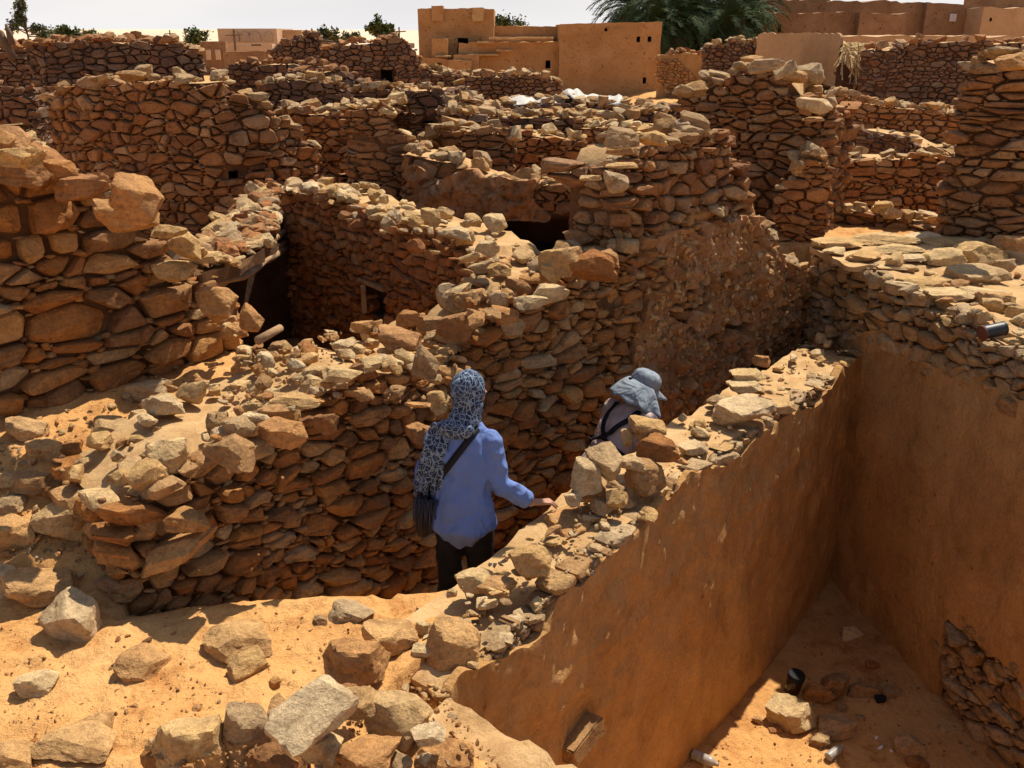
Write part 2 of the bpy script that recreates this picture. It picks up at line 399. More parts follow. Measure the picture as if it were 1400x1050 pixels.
def core_mesh(name, path, mat, parent, holes=(), rs=.25, rz=.3, disp=.02, dsc=3.0, sink=0.0, tres=.3, ddf=None, recess=.5, smooth=True, kind=None, back=0.0, topmat=None):
    S = path.S
    brk = set(round(S * k / max(1, int(S / rs)), 4) for k in range(max(1, int(S / rs)) + 1)) | set(round(l, 4) for l in path.L)
    for h in holes: brk |= {round(h[0], 4), round(h[1], 4)}
    ss = sorted(b for b in brk if 0 <= b <= S + 1e-3); ss2 = [ss[0]]
    hs = set(round(h[i], 4) for h in holes for i in (0, 1))
    for b in ss[1:]:
        if b - ss2[-1] > rs * .25 or b in hs or b == ss[-1]: ss2.append(b)
    ss = ss2
    zb = min(p[3] for p in path.p); zt = max(path.top(q) for q in ss) + .01
    zz = set(zb + (zt - zb) * k / max(1, int((zt - zb) / rz)) for k in range(max(1, int((zt - zb) / rz)) + 1))
    for h in holes: zz |= {h[2], h[3]}
    zz = sorted(zz); nt_ = max(1, int(path.t / tres))
    tops = {q: path.top(q) - sink for q in ss}; evs = {q: path.ev(q) for q in ss}
    V = []; F = []; key = {}; tops_f = []
    def vid(q, z, wv):
        z = min(z, tops[q]); k = (q, round(z, 4), round(wv, 3))
        if k in key: return key[k]
        x, y, a, b, n = evs[q]; p = Vector((x, y, 0)) - n * (path.t * wv + (back if wv == 0 else 0)); p.z = z
        if disp:
            dv = mn.noise_vector(p * dsc) * disp + mn.noise_vector(p * dsc * 3.1) * disp * .45; p += dv
        if ddf and wv == 0: p += n * ddf(q, z)
        key[k] = len(V); V.append(tuple(p)); return key[k]
    def quad(*ids):
        u = []
        for i in ids:
            if i not in u: u.append(i)
        if len(u) >= 3: F.append(tuple(u))
    for i in range(len(ss) - 1):
        a, b = ss[i], ss[i + 1]
        for j in range(len(zz) - 1):
            lo, hi = zz[j], zz[j + 1]
            if lo >= tops[a] and lo >= tops[b]: continue
            mq, mz = (a + b) / 2, (lo + hi) / 2
            if not any(h[0] < mq < h[1] and h[2] < mz < h[3] for h in holes):
                quad(vid(a, lo, 0), vid(b, lo, 0), vid(b, hi, 0), vid(a, hi, 0))
            quad(vid(b, lo, 1), vid(a, lo, 1), vid(a, hi, 1), vid(b, hi, 1))
        for k in range(nt_):
            u, v = k / nt_, (k + 1) / nt_
            tops_f.append(len(F)); quad(vid(a, 99, u), vid(b, 99, u), vid(b, 99, v), vid(a, 99, v))
    for q, fl in ((ss[0], 0), (ss[-1], 1)):
        for j in range(len(zz) - 1):
            if zz[j] >= tops[q]: continue
            for k in range(nt_):
                u, v = k / nt_, (k + 1) / nt_
                ids = (vid(q, zz[j], u), vid(q, zz[j + 1], u), vid(q, zz[j + 1], v), vid(q, zz[j], v))
                quad(*(ids if not fl else ids[::-1]))
    o = link(name, mesh(name, V, F, mat, smooth, 50), None, parent)
    if kind: o['kind'] = kind
    if topmat:
        o.data.materials.append(topmat)
        for k in tops_f:
            if k < len(o.data.polygons): o.data.polygons[k].material_index = 1
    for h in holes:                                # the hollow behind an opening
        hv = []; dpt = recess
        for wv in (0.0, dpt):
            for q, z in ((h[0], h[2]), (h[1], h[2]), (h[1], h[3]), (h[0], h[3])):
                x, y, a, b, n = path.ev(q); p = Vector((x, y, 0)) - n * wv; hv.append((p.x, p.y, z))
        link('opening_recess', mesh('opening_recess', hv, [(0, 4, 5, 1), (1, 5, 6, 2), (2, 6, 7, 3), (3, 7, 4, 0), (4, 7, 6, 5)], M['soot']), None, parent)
    return o

def stone_wall(name, label, pts, thick=.5, cw=.32, ch=.15, seed=1, mat='mid', mortar='mortar', cat='stone wall', holes=(), rag=.05,
               gap=.012, bulge=.045, detail=1, mask=None, cap=.8, capsz=None, capmat=None, capz=0.0, capproto=None, group=None, returns=(True, True),
               core_rs=.25, topmat=None, slabs=.2, ret_root=False, coredisp=.02):
    rg = random.Random(seed * 7919 + 3); path = Path(pts, thick, rag, seed)
    base = Vector((pts[0][0], pts[0][1], 0)); root = empty(name, (0, 0, 0), label, cat, group)
    core_mesh('masonry_core', path, M[mortar], root, holes, rs=core_rs, rz=.3, disp=coredisp, sink=ch * .45, back=.03, recess=.9, topmat=M['mudtop'])
    z0 = min(p[3] for p in pts) - .05; z1 = max(p[2] for p in pts) + .1
    a0 = -thick if returns[0] else 0; a1 = path.S + (thick if returns[1] else 0)
    off = -a0
    cw *= .74; ch *= .70; gap *= .75; bulge *= .92
    def inside(u, z):
        q = u - off
        if q < a0 or q > a1: return False
        e = path.ev(q)
        if z < e[3] - .05 or z > path.top(q) - ch * .25: return False
        for h in holes:
            if h[0] - cw * .12 < q < h[1] + cw * .12 and h[2] - ch * .1 < z < h[3] + ch * .3: return False
        return mask is None or mask(q, z)
    cells = rubble_cells(a1 - a0, z0, z1, cw, ch, rg, inside)
    cells.sort(key=lambda c: -c[1])
    ncap = 0; stuff = Bag()
    capsz = (capsz or cw * .8) * (.84 if detail > 1 else .78); caps = []
    q = -.02
    area = path.S * thick; n = int(area / (capsz * capsz * .62) * cap)
    for k in range(n):
        q = rg.uniform(.0, path.S); wv = rg.uniform(-.03, thick - .05) if rg.random() > .35 else rg.uniform(-.04, .12)
        if mask is not None and cap < .01: continue
        e = path.ev(q); sz = capsz * rg.choice((.45, .6, .8, 1.0, 1.3)); zt = path.top(q) - ch * .45
        p = Vector((e[0], e[1], 0)) - e[4] * wv
        flat = rg.random() < slabs
        caps.append((sz, p.x, p.y, zt + sz * (.12 if flat else .2) + capz + rg.uniform(0, .5) * sz * .3, flat))
    caps.sort(reverse=True)
    total = len(cells) + len(caps); lim = 300
    # the largest of both kinds become parts
    thrcap = caps[:int(lim * .3)]; ncell = lim - len(thrcap)
    m1, ms = M[mat], M[mat + '_s']; cm, cms = M[capmat or mat], M[(capmat or mat) + '_s']
    stuffc = Bag()
    for i, (poly, A) in enumerate(cells):
        poly = [(u - off, z) for u, z in poly]
        rings, cen, (cx, cz) = cell_stone(poly, gap, bulge * (0.7 + 0.5 * min(1.5, A / (cw * ch))), rg, detail if i < ncell else min(detail, 1) if detail > 1 else 0)
        c0, nn, _ = path.full(cx); cw3 = Vector((c0.x, c0.y, cz)); V = []
        for r in rings:
            for s_, z_, d_ in r:
                p, n_, _ = path.full(s_); p = p + n_ * d_; p.z = z_; V.append(p)
        k = len(rings[0]); F = []
        for r in range(len(rings) - 1):
            for j in range(k):
                a, b = r * k + j, r * k + (j + 1) % k; F.append((a, b, b + k, a + k))
        b0 = (len(rings) - 1) * k
        if cen:
            p, n_, _ = path.full(cen[0]); p = p + n_ * cen[2]; p.z = cen[1]; V.append(p); ci = len(V) - 1
            for j in range(k): F.append((b0 + j, b0 + (j + 1) % k, ci))
        else: F.append(tuple(b0 + j for j in range(k)))
        if i < ncell:
            me = mesh('stone', [tuple(v - cw3) for v in V], F, m1, detail > 0, 27)
            link('stone', me, None, root, cw3)
        else: stuff.add([tuple(v) for v in V], F)
    seen = set(); pz = .75 if detail else .35                  # small stones wedged into the joints
    for poly, A in cells:
        for u, z in poly:
            kk = (int(u / (ch * .3)), int(z / (ch * .3)))
            if kk in seen or rg.random() > pz: continue
            seen.add(kk); c0, nn, _ = path.full(u - off); sz = ch * rg.uniform(.28, .62)
            p = c0 + nn * rg.uniform(-.25, .55) * bulge
            ang = math.atan2(-nn.x, nn.y)
            stuff.rock(ROCK_LO[rg.randrange(16)], (p.x, p.y, z), (sz * rg.uniform(1.0, 1.7), sz, sz * rg.uniform(.55, 1)), (rg.uniform(-.5, .5), rg.uniform(-.3, .3), ang + rg.uniform(-.4, .4)))
    protos = capproto or (ROCK_MD if detail > 1 else ROCK_LO)
    for i, (sz, x, y, z, flat) in enumerate(caps):
        rot = (rg.uniform(-.35, .35), rg.uniform(-.35, .35), rg.uniform(0, 6.28)); sc = (sz, sz * rg.uniform(.7, 1), sz * (rg.uniform(.45, .7) if flat else rg.uniform(.75, 1.15)))
        if i < len(thrcap): rock_obj('cap_stone', rg.choice(protos), cm, (x, y, z), sc, rot, root)
        else: stuffc.rock(rg.choice(ROCK_LO), (x, y, z), sc, rot)
    stuff.build('small_stones', ms, root, True, detail > 0); stuffc.build('small_cap_stones', cms, root)
    return root, path

def wp(specs, zb):
    """(px, distance, py of the top) -> wall points"""
    o = []
    for s in specs:
        p = at(s[0], s[2], d=s[1]); o.append((p.x, p.y, p.z, s[3] if len(s) > 3 else zb))
    return o
def hole_at(path, px, py, wpx, hpx):
    """an opening centred on a photograph pixel, as (s0, s1, z0, z1) on a wall path"""
    best = None
    for k in range(400):
        q = path.S * k / 399; x, y, *_ = path.ev(q); p = at(px, py, d=y)
        e = abs(p.x - x)
        if best is None or e < best[0]: best = (e, q, p.z, y)
    d = best[3]; w_ = wpx / FPX * d * 1.05; h_ = hpx / FPX * d * 1.05
    return (best[1] - w_ / 2, best[1] + w_ / 2, best[2] - h_ / 2, best[2] + h_ / 2)
# ------------------------------------------------------------------ ground
def inpoly(x, y, P):
    c = False; j = len(P) - 1
    for i in range(len(P)):
        if (P[i][1] > y) != (P[j][1] > y) and x < (P[j][0] - P[i][0]) * (y - P[i][1]) / (P[j][1] - P[i][1]) + P[i][0]: c = not c
        j = i
    return c
ss_ = lambda a, b, t: (lambda u: u * u * (3 - 2 * u))(max(0.0, min(1.0, (t - a) / (b - a))))
PA, PB = (-0.30, 3.40), (3.16, 8.12)              # room side of the parapet wall
pdir = Vector((PB[0] - PA[0], PB[1] - PA[1], 0)).normalized(); pn = Vector((pdir.y, -pdir.x, 0))
PT = 0.50
RA, RB = (2.94, 9.10), (3.95, 3.2)                # plastered wall on the right
CA, CB = (-0.22, 6.30), (2.98, 9.25)              # tall wall along the alley
ROOM = [(PA[0] - .25, PA[1] - .05), (PB[0] - .3, PB[1] + .1), (3.1, 8.5), (3.35, 8.0), (4.1, 3.2), (3.9, .3), (.2, 2.6)]
BP = [(155, 4.15, 705), (215, 4.3, 655), (300, 4.55, 612), (350, 4.75, 590), (400, 4.95, 565), (450, 5.12, 525), (520, 5.35, 495), (575, 5.6, 482), (612, 5.95, 500), (640, 6.35, 470)]
Bpts = wp(BP, -.8)
ALLEY = [(b[0] + .1, b[1] + .25) for b in Bpts[1:]] + [(CA[0] - .1, CA[1] + .3), (CB[0] - .1, CB[1] + .25), (3.35, 9.3), (3.45, 8.35), (PB[0] - .2, PB[1] + .1), (PA[0] + pdir.x * .5 - .2, PA[1] + pdir.y * .5 + .15), (-1.95, 3.95), (-1.95, 4.3)]
BBACK = [(b[0], b[1] + .15) for b in Bpts] + [(-.2, 7.0), (-.5, 6.7), (-1.0, 6.5), (-2.0, 6.3), (-2.3, 7.3), (-4.8, 6.0), (-4.8, 4.3)]
PIT = [(-.2, 7.0), (-.5, 6.75), (-1.0, 6.35), (-1.7, 6.25), (-2.2, 6.9), (-3.0, 8.2), (-3.2, 11.0), (-2.1, 11.4), (-.2, 9)]
def zslope(x, y): return 0.02 + .5 * max(0, min(.85, y - 4.15)) + .06 * max(0, min(2, y - 5.0))
def ground_z(x, y, fine=True):
    if inpoly(x, y, ROOM): z = -2.24; tex = .5
    elif inpoly(x, y, ALLEY):
        t = (x - (-.9)) * pdir.x + (y - 4.4) * pdir.y; dl = (y - 4.0) * .982 - (x + 1.75) * .19; dl = max(0, dl); z = .0 - .78 * ss_(0, .95, dl + .35 * ss_(-1.2, -.3, x) * min(1, dl / .3)) - .27 * ss_(.8, 2.5, t); tex = .6
    elif inpoly(x, y, PIT): z = -.5; tex = 1
    elif inpoly(x, y, BBACK):
        z = zslope(x, y) + .10 * ss_(-1.9, -1.1, x) * ss_(4.6, 5.4, y); tex = 1.6
    elif y < 8 and x < -1.5: z = zslope(x, y) * ss_(3.7, 4.6, y + .2 * N1(x, 3)); tex = 1.3
    elif y < 6.6 and x < 1: z = 0.0 + .12 * ss_(-.9, -.2, x) * ss_(4.4, 3.6, y); tex = 1
    elif y < 11 and x > 2.6: z = lerp(.55, .7, ss_(4, 9, y)); tex = 1.2
    else: z = .05 + .5 * ss_(9, 22, y); tex = 1.5
    if y > 9 and x > -1: z += .55 * math.exp(-((x - 2.1) / 2.2) ** 2 - ((y - 16) / 2.6) ** 2)
    if y > 11 and x > 3: z += .35 * ss_(11, 14, y) * ss_(3, 4.5, x)
    if fine:
        z += tex * (.040 * fbm((x * 1.1, y * 1.1, 0), 3) + .020 * fbm((x * 5, y * 5, 3), 4))
        if y < 7: z += .009 * tex * mn.noise(Vector((x * 20, y * 20, 0)))
    if y > 120:
        z += 4.2 * ss_(120, 420, y) * (.55 + .45 * N1(x * .006, y * .004, 2)) * ss_(60, -60, x) + 1.8 * ss_(150, 420, y)
    return z
def axis(segs, end, start=None):
    o = [segs[0][0]]
    for a, b, st in segs:
        n = max(1, round((b - a) / st)); o += [a + (b - a) * k / n for k in range(1, n + 1)]
    st = segs[-1][2]
    while o[-1] < end: st *= 1.22; o.append(o[-1] + st)
    if start is not None:
        st = segs[0][2]; pre = []; x = o[0]
        while x > start: st *= 1.3; x -= st; pre.append(x)
        o = pre[::-1] + o
    return o
FOOT = []
_rg = random.Random(5)
for k in range(26):
    FOOT.append((_rg.uniform(-2.9, -.5), _rg.uniform(2.9, 4.3), _rg.uniform(0, 3.14)))
def build_ground():
    xs = axis([(-5, -3.3, .09), (-3.3, .6, .033), (.6, 5, .09), (5, 9, .25)], 2500, -2500)
    ys = axis([(2.2, 5.4, .033), (5.4, 11, .09), (11, 20, .25)], 3500, -40)
    V = []
    for y in ys:
        for x in xs:
            z = ground_z(x, y)
            if -3.2 < x < 0 and 2.6 < y < 4.6:
                for fx, fy, fa in FOOT:
                    dx, dy = x - fx, y - fy
                    if dx * dx + dy * dy < .06:
                        u = dx * math.cos(fa) + dy * math.sin(fa); v = -dx * math.sin(fa) + dy * math.cos(fa)
                        r = math.sqrt((u / .14) ** 2 + (v / .055) ** 2)
                        if r < 1.7: z += -.016 * (1 - ss_(.7, 1.05, r)) + .008 * ss_(.8, 1.1, r) * (1 - ss_(1.15, 1.6, r))
            V.append((x, y, z))
    nx = len(xs); F = []
    for j in range(len(ys) - 1):
        for i in range(nx - 1):
            a = j * nx + i; F.append((a, a + 1, a + nx + 1, a + nx))
    me = mesh('ground', V, F, M['sand'], True); me.materials.append(M['dune'])
    me.polygons.foreach_set('material_index', [1 if V[f[0]][1] > 110 else 0 for f in F])
    return tag(link('ground', me), kind='structure')
build_ground()

def smooth_edges(ns, nz, g, it=3):
    """index-space offsets that round off the staircase edge of a kept region"""
    adj = {}
    def e(a, b): adj.setdefault(a, set()).add(b); adj.setdefault(b, set()).add(a)
    for i in range(ns):
        for j in range(nz):
            if not g(i, j): continue
            if not g(i - 1, j): e((i, j), (i, j + 1))
            if not g(i + 1, j): e((i + 1, j), (i + 1, j + 1))
            if not g(i, j - 1): e((i, j), (i + 1, j))
            if not g(i, j + 1): e((i, j + 1), (i + 1, j + 1))
    pos = {k: (float(k[0]), float(k[1])) for k in adj}
    for _ in range(it):
        new = {}
        for k, nb in adj.items():
            sx = sum(pos[b][0] for b in nb) / len(nb); sy = sum(pos[b][1] for b in nb) / len(nb)
            new[k] = ((pos[k][0] + sx) / 2, (pos[k][1] + sy) / 2)
        pos = new
    return {k: (v[0] - k[0], v[1] - k[1]) for k, v in pos.items()}
def plaster_sheet(name, path, mat, parent, keep, thick=.035, res=.035, dfun=None, label=None):
    """mud render on a wall face: a solid sheet with a broken edge"""
    ns = max(1, int(path.S / res)); zb = min(p[3] for p in path.p); zt = max(p[2] for p in path.p) + .05; nz = max(1, int((zt - zb) / res))
    kp = [[keep((i + .5) * path.S / ns, zb + (j + .5) * (zt - zb) / nz) for j in range(nz)] for i in range(ns)]
    g = lambda i, j: 0 <= i < ns and 0 <= j < nz and kp[i][j]
    V = []; F = []; key = {}; so_ = smooth_edges(ns, nz, g)
    def vid(i, j, f):
        k = (i, j, f)
        if k in key: return key[k]
        di, dj = so_.get((i, j), (0, 0)); q = (i + di) * path.S / ns
        x, y, a, b, n = path.ev(q); z = zb + (j + dj) * (zt - zb) / nz
        w_ = mn.noise_vector(Vector((q * 9, z * 9, 5))) * res * .6
        p = Vector((x, y, z)) + Vector((-n.y, n.x, 0)) * w_.x; p.z += w_.y
        p += n * ((thick + (dfun(q, z) if dfun else 0)) if f else -.02)
        key[k] = len(V); V.append(tuple(p)); return key[k]
    for i in range(ns):
        for j in range(nz):
            if not kp[i][j]: continue
            F.append((vid(i, j, 1), vid(i + 1, j, 1), vid(i + 1, j + 1, 1), vid(i, j + 1, 1)))
            if not g(i - 1, j): F.append((vid(i, j, 0), vid(i, j, 1), vid(i, j + 1, 1), vid(i, j + 1, 0)))
            if not g(i + 1, j): F.append((vid(i + 1, j, 1), vid(i + 1, j, 0), vid(i + 1, j + 1, 0), vid(i + 1, j + 1, 1)))
            if not g(i, j - 1): F.append((vid(i, j, 0), vid(i + 1, j, 0), vid(i + 1, j, 1), vid(i, j, 1)))
            if not g(i, j + 1): F.append((vid(i, j + 1, 1), vid(i + 1, j + 1, 1), vid(i + 1, j + 1, 0), vid(i, j + 1, 0)))
    o = link(name, mesh(name, V, F, mat, True, 60), None, parent)
    if label: o['label'] = label
    return o

# ------------------------------------------------------------------ near walls
# tall left wall of large stones
W1 = wp([(-150, 5.2, 205), (-60, 5.45, 200), (0, 5.62, 205), (60, 5.8, 222), (120, 6.0, 248), (175, 6.15, 290), (225, 6.3, 325), (270, 6.5, 375), (318, 6.75, 415)], .0)
stone_wall('stone_wall', 'tall dry stone wall of large orange-brown stones at the left edge, above the rubble slope', W1, .6, .40, .20, 11, 'near',
           detail=2, gap=.014, bulge=.065, rag=.03, cap=.8, capsz=.30, capmat='orange', slabs=.3)
# curved retaining wall left of the alley
rootB, pathB = stone_wall('stone_wall', 'curved dry stone retaining wall left of the person in the blue shirt', Bpts, .85, .27, .145, 12, 'near', detail=2, gap=.013,
           bulge=.06, rag=.05, cap=.7, capsz=.21, capmat='pale', returns=(True, False), mortar='mortar')
# parapet wall of the deep room
Ppts = [(PA[0] + pdir.x * s, PA[1] + pdir.y * s, zt, -2.35) for s, zt in ((0, .06), (.7, .10), (1.6, .17), (2.3, .20), (3.2, .18), (4.4, .13), (5.75, .07))]
pathP0 = Path(Ppts, PT, .05, 13)
def p_exposed(q, z): return z > pathP0.top(q) - .10 - .12 * (N1(q * 1.3, 4.4) + .5 * N1(q * 4, 8)) 
rootP, pathP = stone_wall('parapet_wall', 'low plastered wall with stones along its top, beside the deep sunken room', Ppts, PT, .24, .10, 13, 'grey', detail=2, gap=.012, bulge=.03, rag=.05,
           cap=.2, capsz=.13, capmat='pale', mask=p_exposed, cat='wall', mortar='mudtop', slabs=.8, core_rs=.08, coredisp=.035)
def p_plast(q, z):
    t = 1 - ss_(.5, 2.2, pathP0.top(q) - z)
    return .05 * N1(q * .8, z * .7, 3) + .022 * fbm((q * 3.2, z * 3.2, 1), 5) * (.6 + .9 * t) + .03 * t * t * max(0, fbm((q * 9, z * 9, 7), 3)) - .03 * max(0, N1(q * 2.2, z * 3, 11) - .25)
plaster_sheet('mud_plaster', pathP, M['plaster'], rootP, lambda q, z: z < pathP0.top(q) - .07 - .13 * (N1(q * 1.3, 4.4) + .55 * N1(q * 4, 8) + .4 * N1(q * 11, 3)) - .02, .03, .032, p_plast)
# block of stone sticking out of the plaster
def box_mesh(name, dims, mat, bev=.01, jit=.004, seed=0):
    bm = bmesh.new(); bmesh.ops.create_cube(bm, size=1)
    for v in bm.verts: v.co = Vector((v.co.x * dims[0], v.co.y * dims[1], v.co.z * dims[2]))
    bmesh.ops.bevel(bm, geom=bm.edges[:], offset=bev, segments=2, affect='EDGES', profile=.6)
    rg = random.Random(seed)
    if jit:
        for v in bm.verts: v.co += Vector((rg.uniform(-jit, jit), rg.uniform(-jit, jit), rg.uniform(-jit, jit)))
    me = bpy.data.meshes.new(name); bm.to_mesh(me); bm.free(); me.materials.append(mat); return me
pb = link('protruding_block', box_mesh('protruding_block', (.30, .16, .10), M['grey'], .012, .01, 3), None, rootP)
def on_line(A, Bv, px, py):
    """point of a vertical wall plane seen at a pixel"""
    o = Vector((0, 0, CAMZ)); d = at(px, py, d=1) - o
    ax, ay = A; bx, by = Bv; nx, ny = by - ay, -(bx - ax)
    t = (nx * ax + ny * ay) / (nx * d.x + ny * d.y); return o + d * t
q = on_line(PA, PB, 780, 1003); pb.location = q + pn * .05; pb.rotation_euler = (R(-8), R(-8), math.atan2(pdir.y, pdir.x))

# wall along the alley, stone then peeling mud
CD = Vector((CB[0] - CA[0], CB[1] - CA[1], 0)).normalized()
Cspec = [(640, 470), (662, 432), (700, 398), (735, 372), (790, 366), (838, 340), (872, 325), (930, 300), (985, 280), (1030, 290), (1060, 345), (1092, 366), (1118, 372)]
Cpts = []
for px, py in Cspec:
    p = on_line(CA, CB, px, py); Cpts.append((p.x, p.y, p.z, -1.25))
def c_s(px, py=400):
    p = on_line(CA, CB, px, py); return math.hypot(p.x - Cpts[0][0], p.y - Cpts[0][1])
sA, sB, sE = c_s(870), c_s(935), c_s(1118)
pathC0 = Path(Cpts, .6, .04, 14)
def c_mudtop(q):
    t = ss_(sA, sB, q); pA = on_line(CA, CB, 900, 318).z; return lerp(-.6, pA, ss_(sA - .35, sA + .25, q)) + .12 * N1(q * 3, 2) + .05 * N1(q * 9, 2) if q > sA - .35 else -9
def c_mud(q, z): return z < c_mudtop(q) and z < pathC0.top(q) - .02 and (z > -.55 + .3 * N1(q * 2, 1) or q > sB + .2) and N1(q * 2.3, z * 2.3, 5) + .6 * N1(q * 7, z * 7, 2) < .34
_, pathC = stone_wall('stone_wall', 'high ruined wall behind both people, stone on its left and peeling red mud on its right', Cpts, .6, .29, .145, 14, 'near', detail=2, gap=.013, bulge=.055,
           rag=.05, cap=.8, capsz=.24, capmat='grey', holes=(), mask=lambda q, z: not (c_mud(q, z) and c_mud(q, z - .1) and c_mud(q, z + .1)), slabs=.4)
def c_lump(q, z):
    a = fbm((q * 6, z * 4.5, 1), 4); b = fbm((q * 15, z * 10, 9), 3)
    k = ss_(sA - .3, sB, q)
    return .04 * N1(q * 1.5, z * 1.2) + k * (.07 * max(-.35, a) + .075 * max(-.2, b) + .07 * abs(N1(q * 11, z * 7, 4)) + .045 * (.35 - abs(N1(q * 24, z * 13, 6)))) + (1 - k) * .03 * a
croot = _
plaster_sheet('peeling_mud', pathC, M['plaster2'], croot, c_mud, .045, .024, c_lump)

Epts = []
for px, py in ((852, 232), (866, 200), (930, 186), (985, 176), (1006, 215), (1022, 262)):
    p = on_line((CA[0] - .03, CA[1] + .03), (CB[0] - .03, CB[1] + .03), px, py); Epts.append((p.x, p.y, p.z, .8))
stone_wall('stone_wall', 'high crumbling stone block standing on the alley wall, flat slabs at its left end', Epts, .55, .26, .13, 17, 'mid', returns=(True, False), detail=2, gap=.012, bulge=.055, rag=.05, cap=1.0, capsz=.26, capmat='grey', slabs=.5)
clods = Bag(); rgc = random.Random(8)
for _k in range(2600):
    q = rgc.uniform(sA - .3, pathC.S); z = rgc.uniform(-.6, 1.2)
    if not c_mud(q, z): continue
    e = pathC.ev(q); d_ = .045 + c_lump(q, z) + rgc.uniform(-.01, .02); sz = .02 + .06 * rgc.random() ** 2.5; p = Vector((e[0], e[1], z)) + e[4] * d_
    clods.rock(ROCK_LO[rgc.randrange(16)], p, (sz, sz, sz * rgc.uniform(.6, 1.5)), (rgc.uniform(0, 3), rgc.uniform(0, 3), rgc.uniform(0, 6)))
clods.build('mud_clods', M['dusty_s'], croot)
# plastered wall at the right of the room
Rz = [(0, .80), (.9, .80), (1.8, .76), (2.8, .74), (3.6, .72), (4.6, .70), (5.9, .70)]
rdir = Vector((RB[0] - RA[0], RB[1] - RA[1], 0)).normalized()
Rpts = [(RA[0] + rdir.x * s, RA[1] + rdir.y * s, z, -2.35) for s, z in Rz]
pathR0 = Path(Rpts, .7, .04, 15)
def r_uv(px, py):
    p = on_line(RA, RB, px, py); return math.hypot(p.x - RA[0], p.y - RA[1]), p.z
_rt = [r_uv(*a) for a in ((1105, 470), (1165, 452), (1210, 450), (1262, 490), (1335, 512), (1400, 545), (1440, 560))]
def r_edge(q):
    for a, b in zip(_rt, _rt[1:]):
        if q <= b[0]: return lerp(a[1], b[1], max(0, (q - a[0]) / (b[0] - a[0])))
    return _rt[-1][1]
_rh = [r_uv(*a) for a in ((1300, 845), (1345, 880), (1400, 925), (1420, 1060), (1382, 1045), (1325, 995), (1284, 965), (1290, 905))]
def r_plast(q, z):
    if z > r_edge(q) + .06 * N1(q * 5, 3) + .03 * N1(q * 14, 6): return False
    return not inpoly(q + .03 * N1(z * 6, 1), z + .03 * N1(q * 6, 2), _rh)
rootR, pathR = stone_wall('plastered_wall', 'tall mud plastered wall on the right of the sunken room, bare stones along its upper part', Rpts, .7, .28, .14, 15, 'grey', detail=2, gap=.013, bulge=.04,
           rag=.03, cap=.25, capsz=.26, capmat='pale', mask=lambda q, z: not (r_plast(q, z) and r_plast(q, z - .12) and r_plast(q, z + .12)), cat='wall', mortar='mortar', slabs=.7, returns=(True, False))
def r_d(q, z): return .05 * N1(q * .7, z * .7, 8) + .014 * fbm((q * 3, z * 3, 1), 3) - .035 * max(0, N1(q * 2.6, z * 2.6, 2) - .38) - .02 * max(0, N1(q * 9, z * 9, 2) - .5)
plaster_sheet('mud_plaster', pathR, M['plaster'], rootR, r_plast, .035, .04, r_d)
# near wall of the room (its top carries the rubble at the bottom of the picture)
NA, NB = (PA[0] - .02, PA[1] - .02), (3.4, 0.2)
npts = [(3.45, 0.2, .1, -2.35), (1.6, 1.85, .12, -2.35), (.35, 2.78, .12, -2.35), (-.28, 3.36, .02, -2.35)]
nroot = empty('room_near_wall', (0, 0, 0), 'mud wall at the near side of the sunken room, rubble along its top', 'wall')
pathN = Path(npts[::1], .6, .06, 16)
core_mesh('wall_body', pathN, M['mudtop'], nroot, rs=.05, rz=.15, disp=.06, dsc=5, tres=.05)

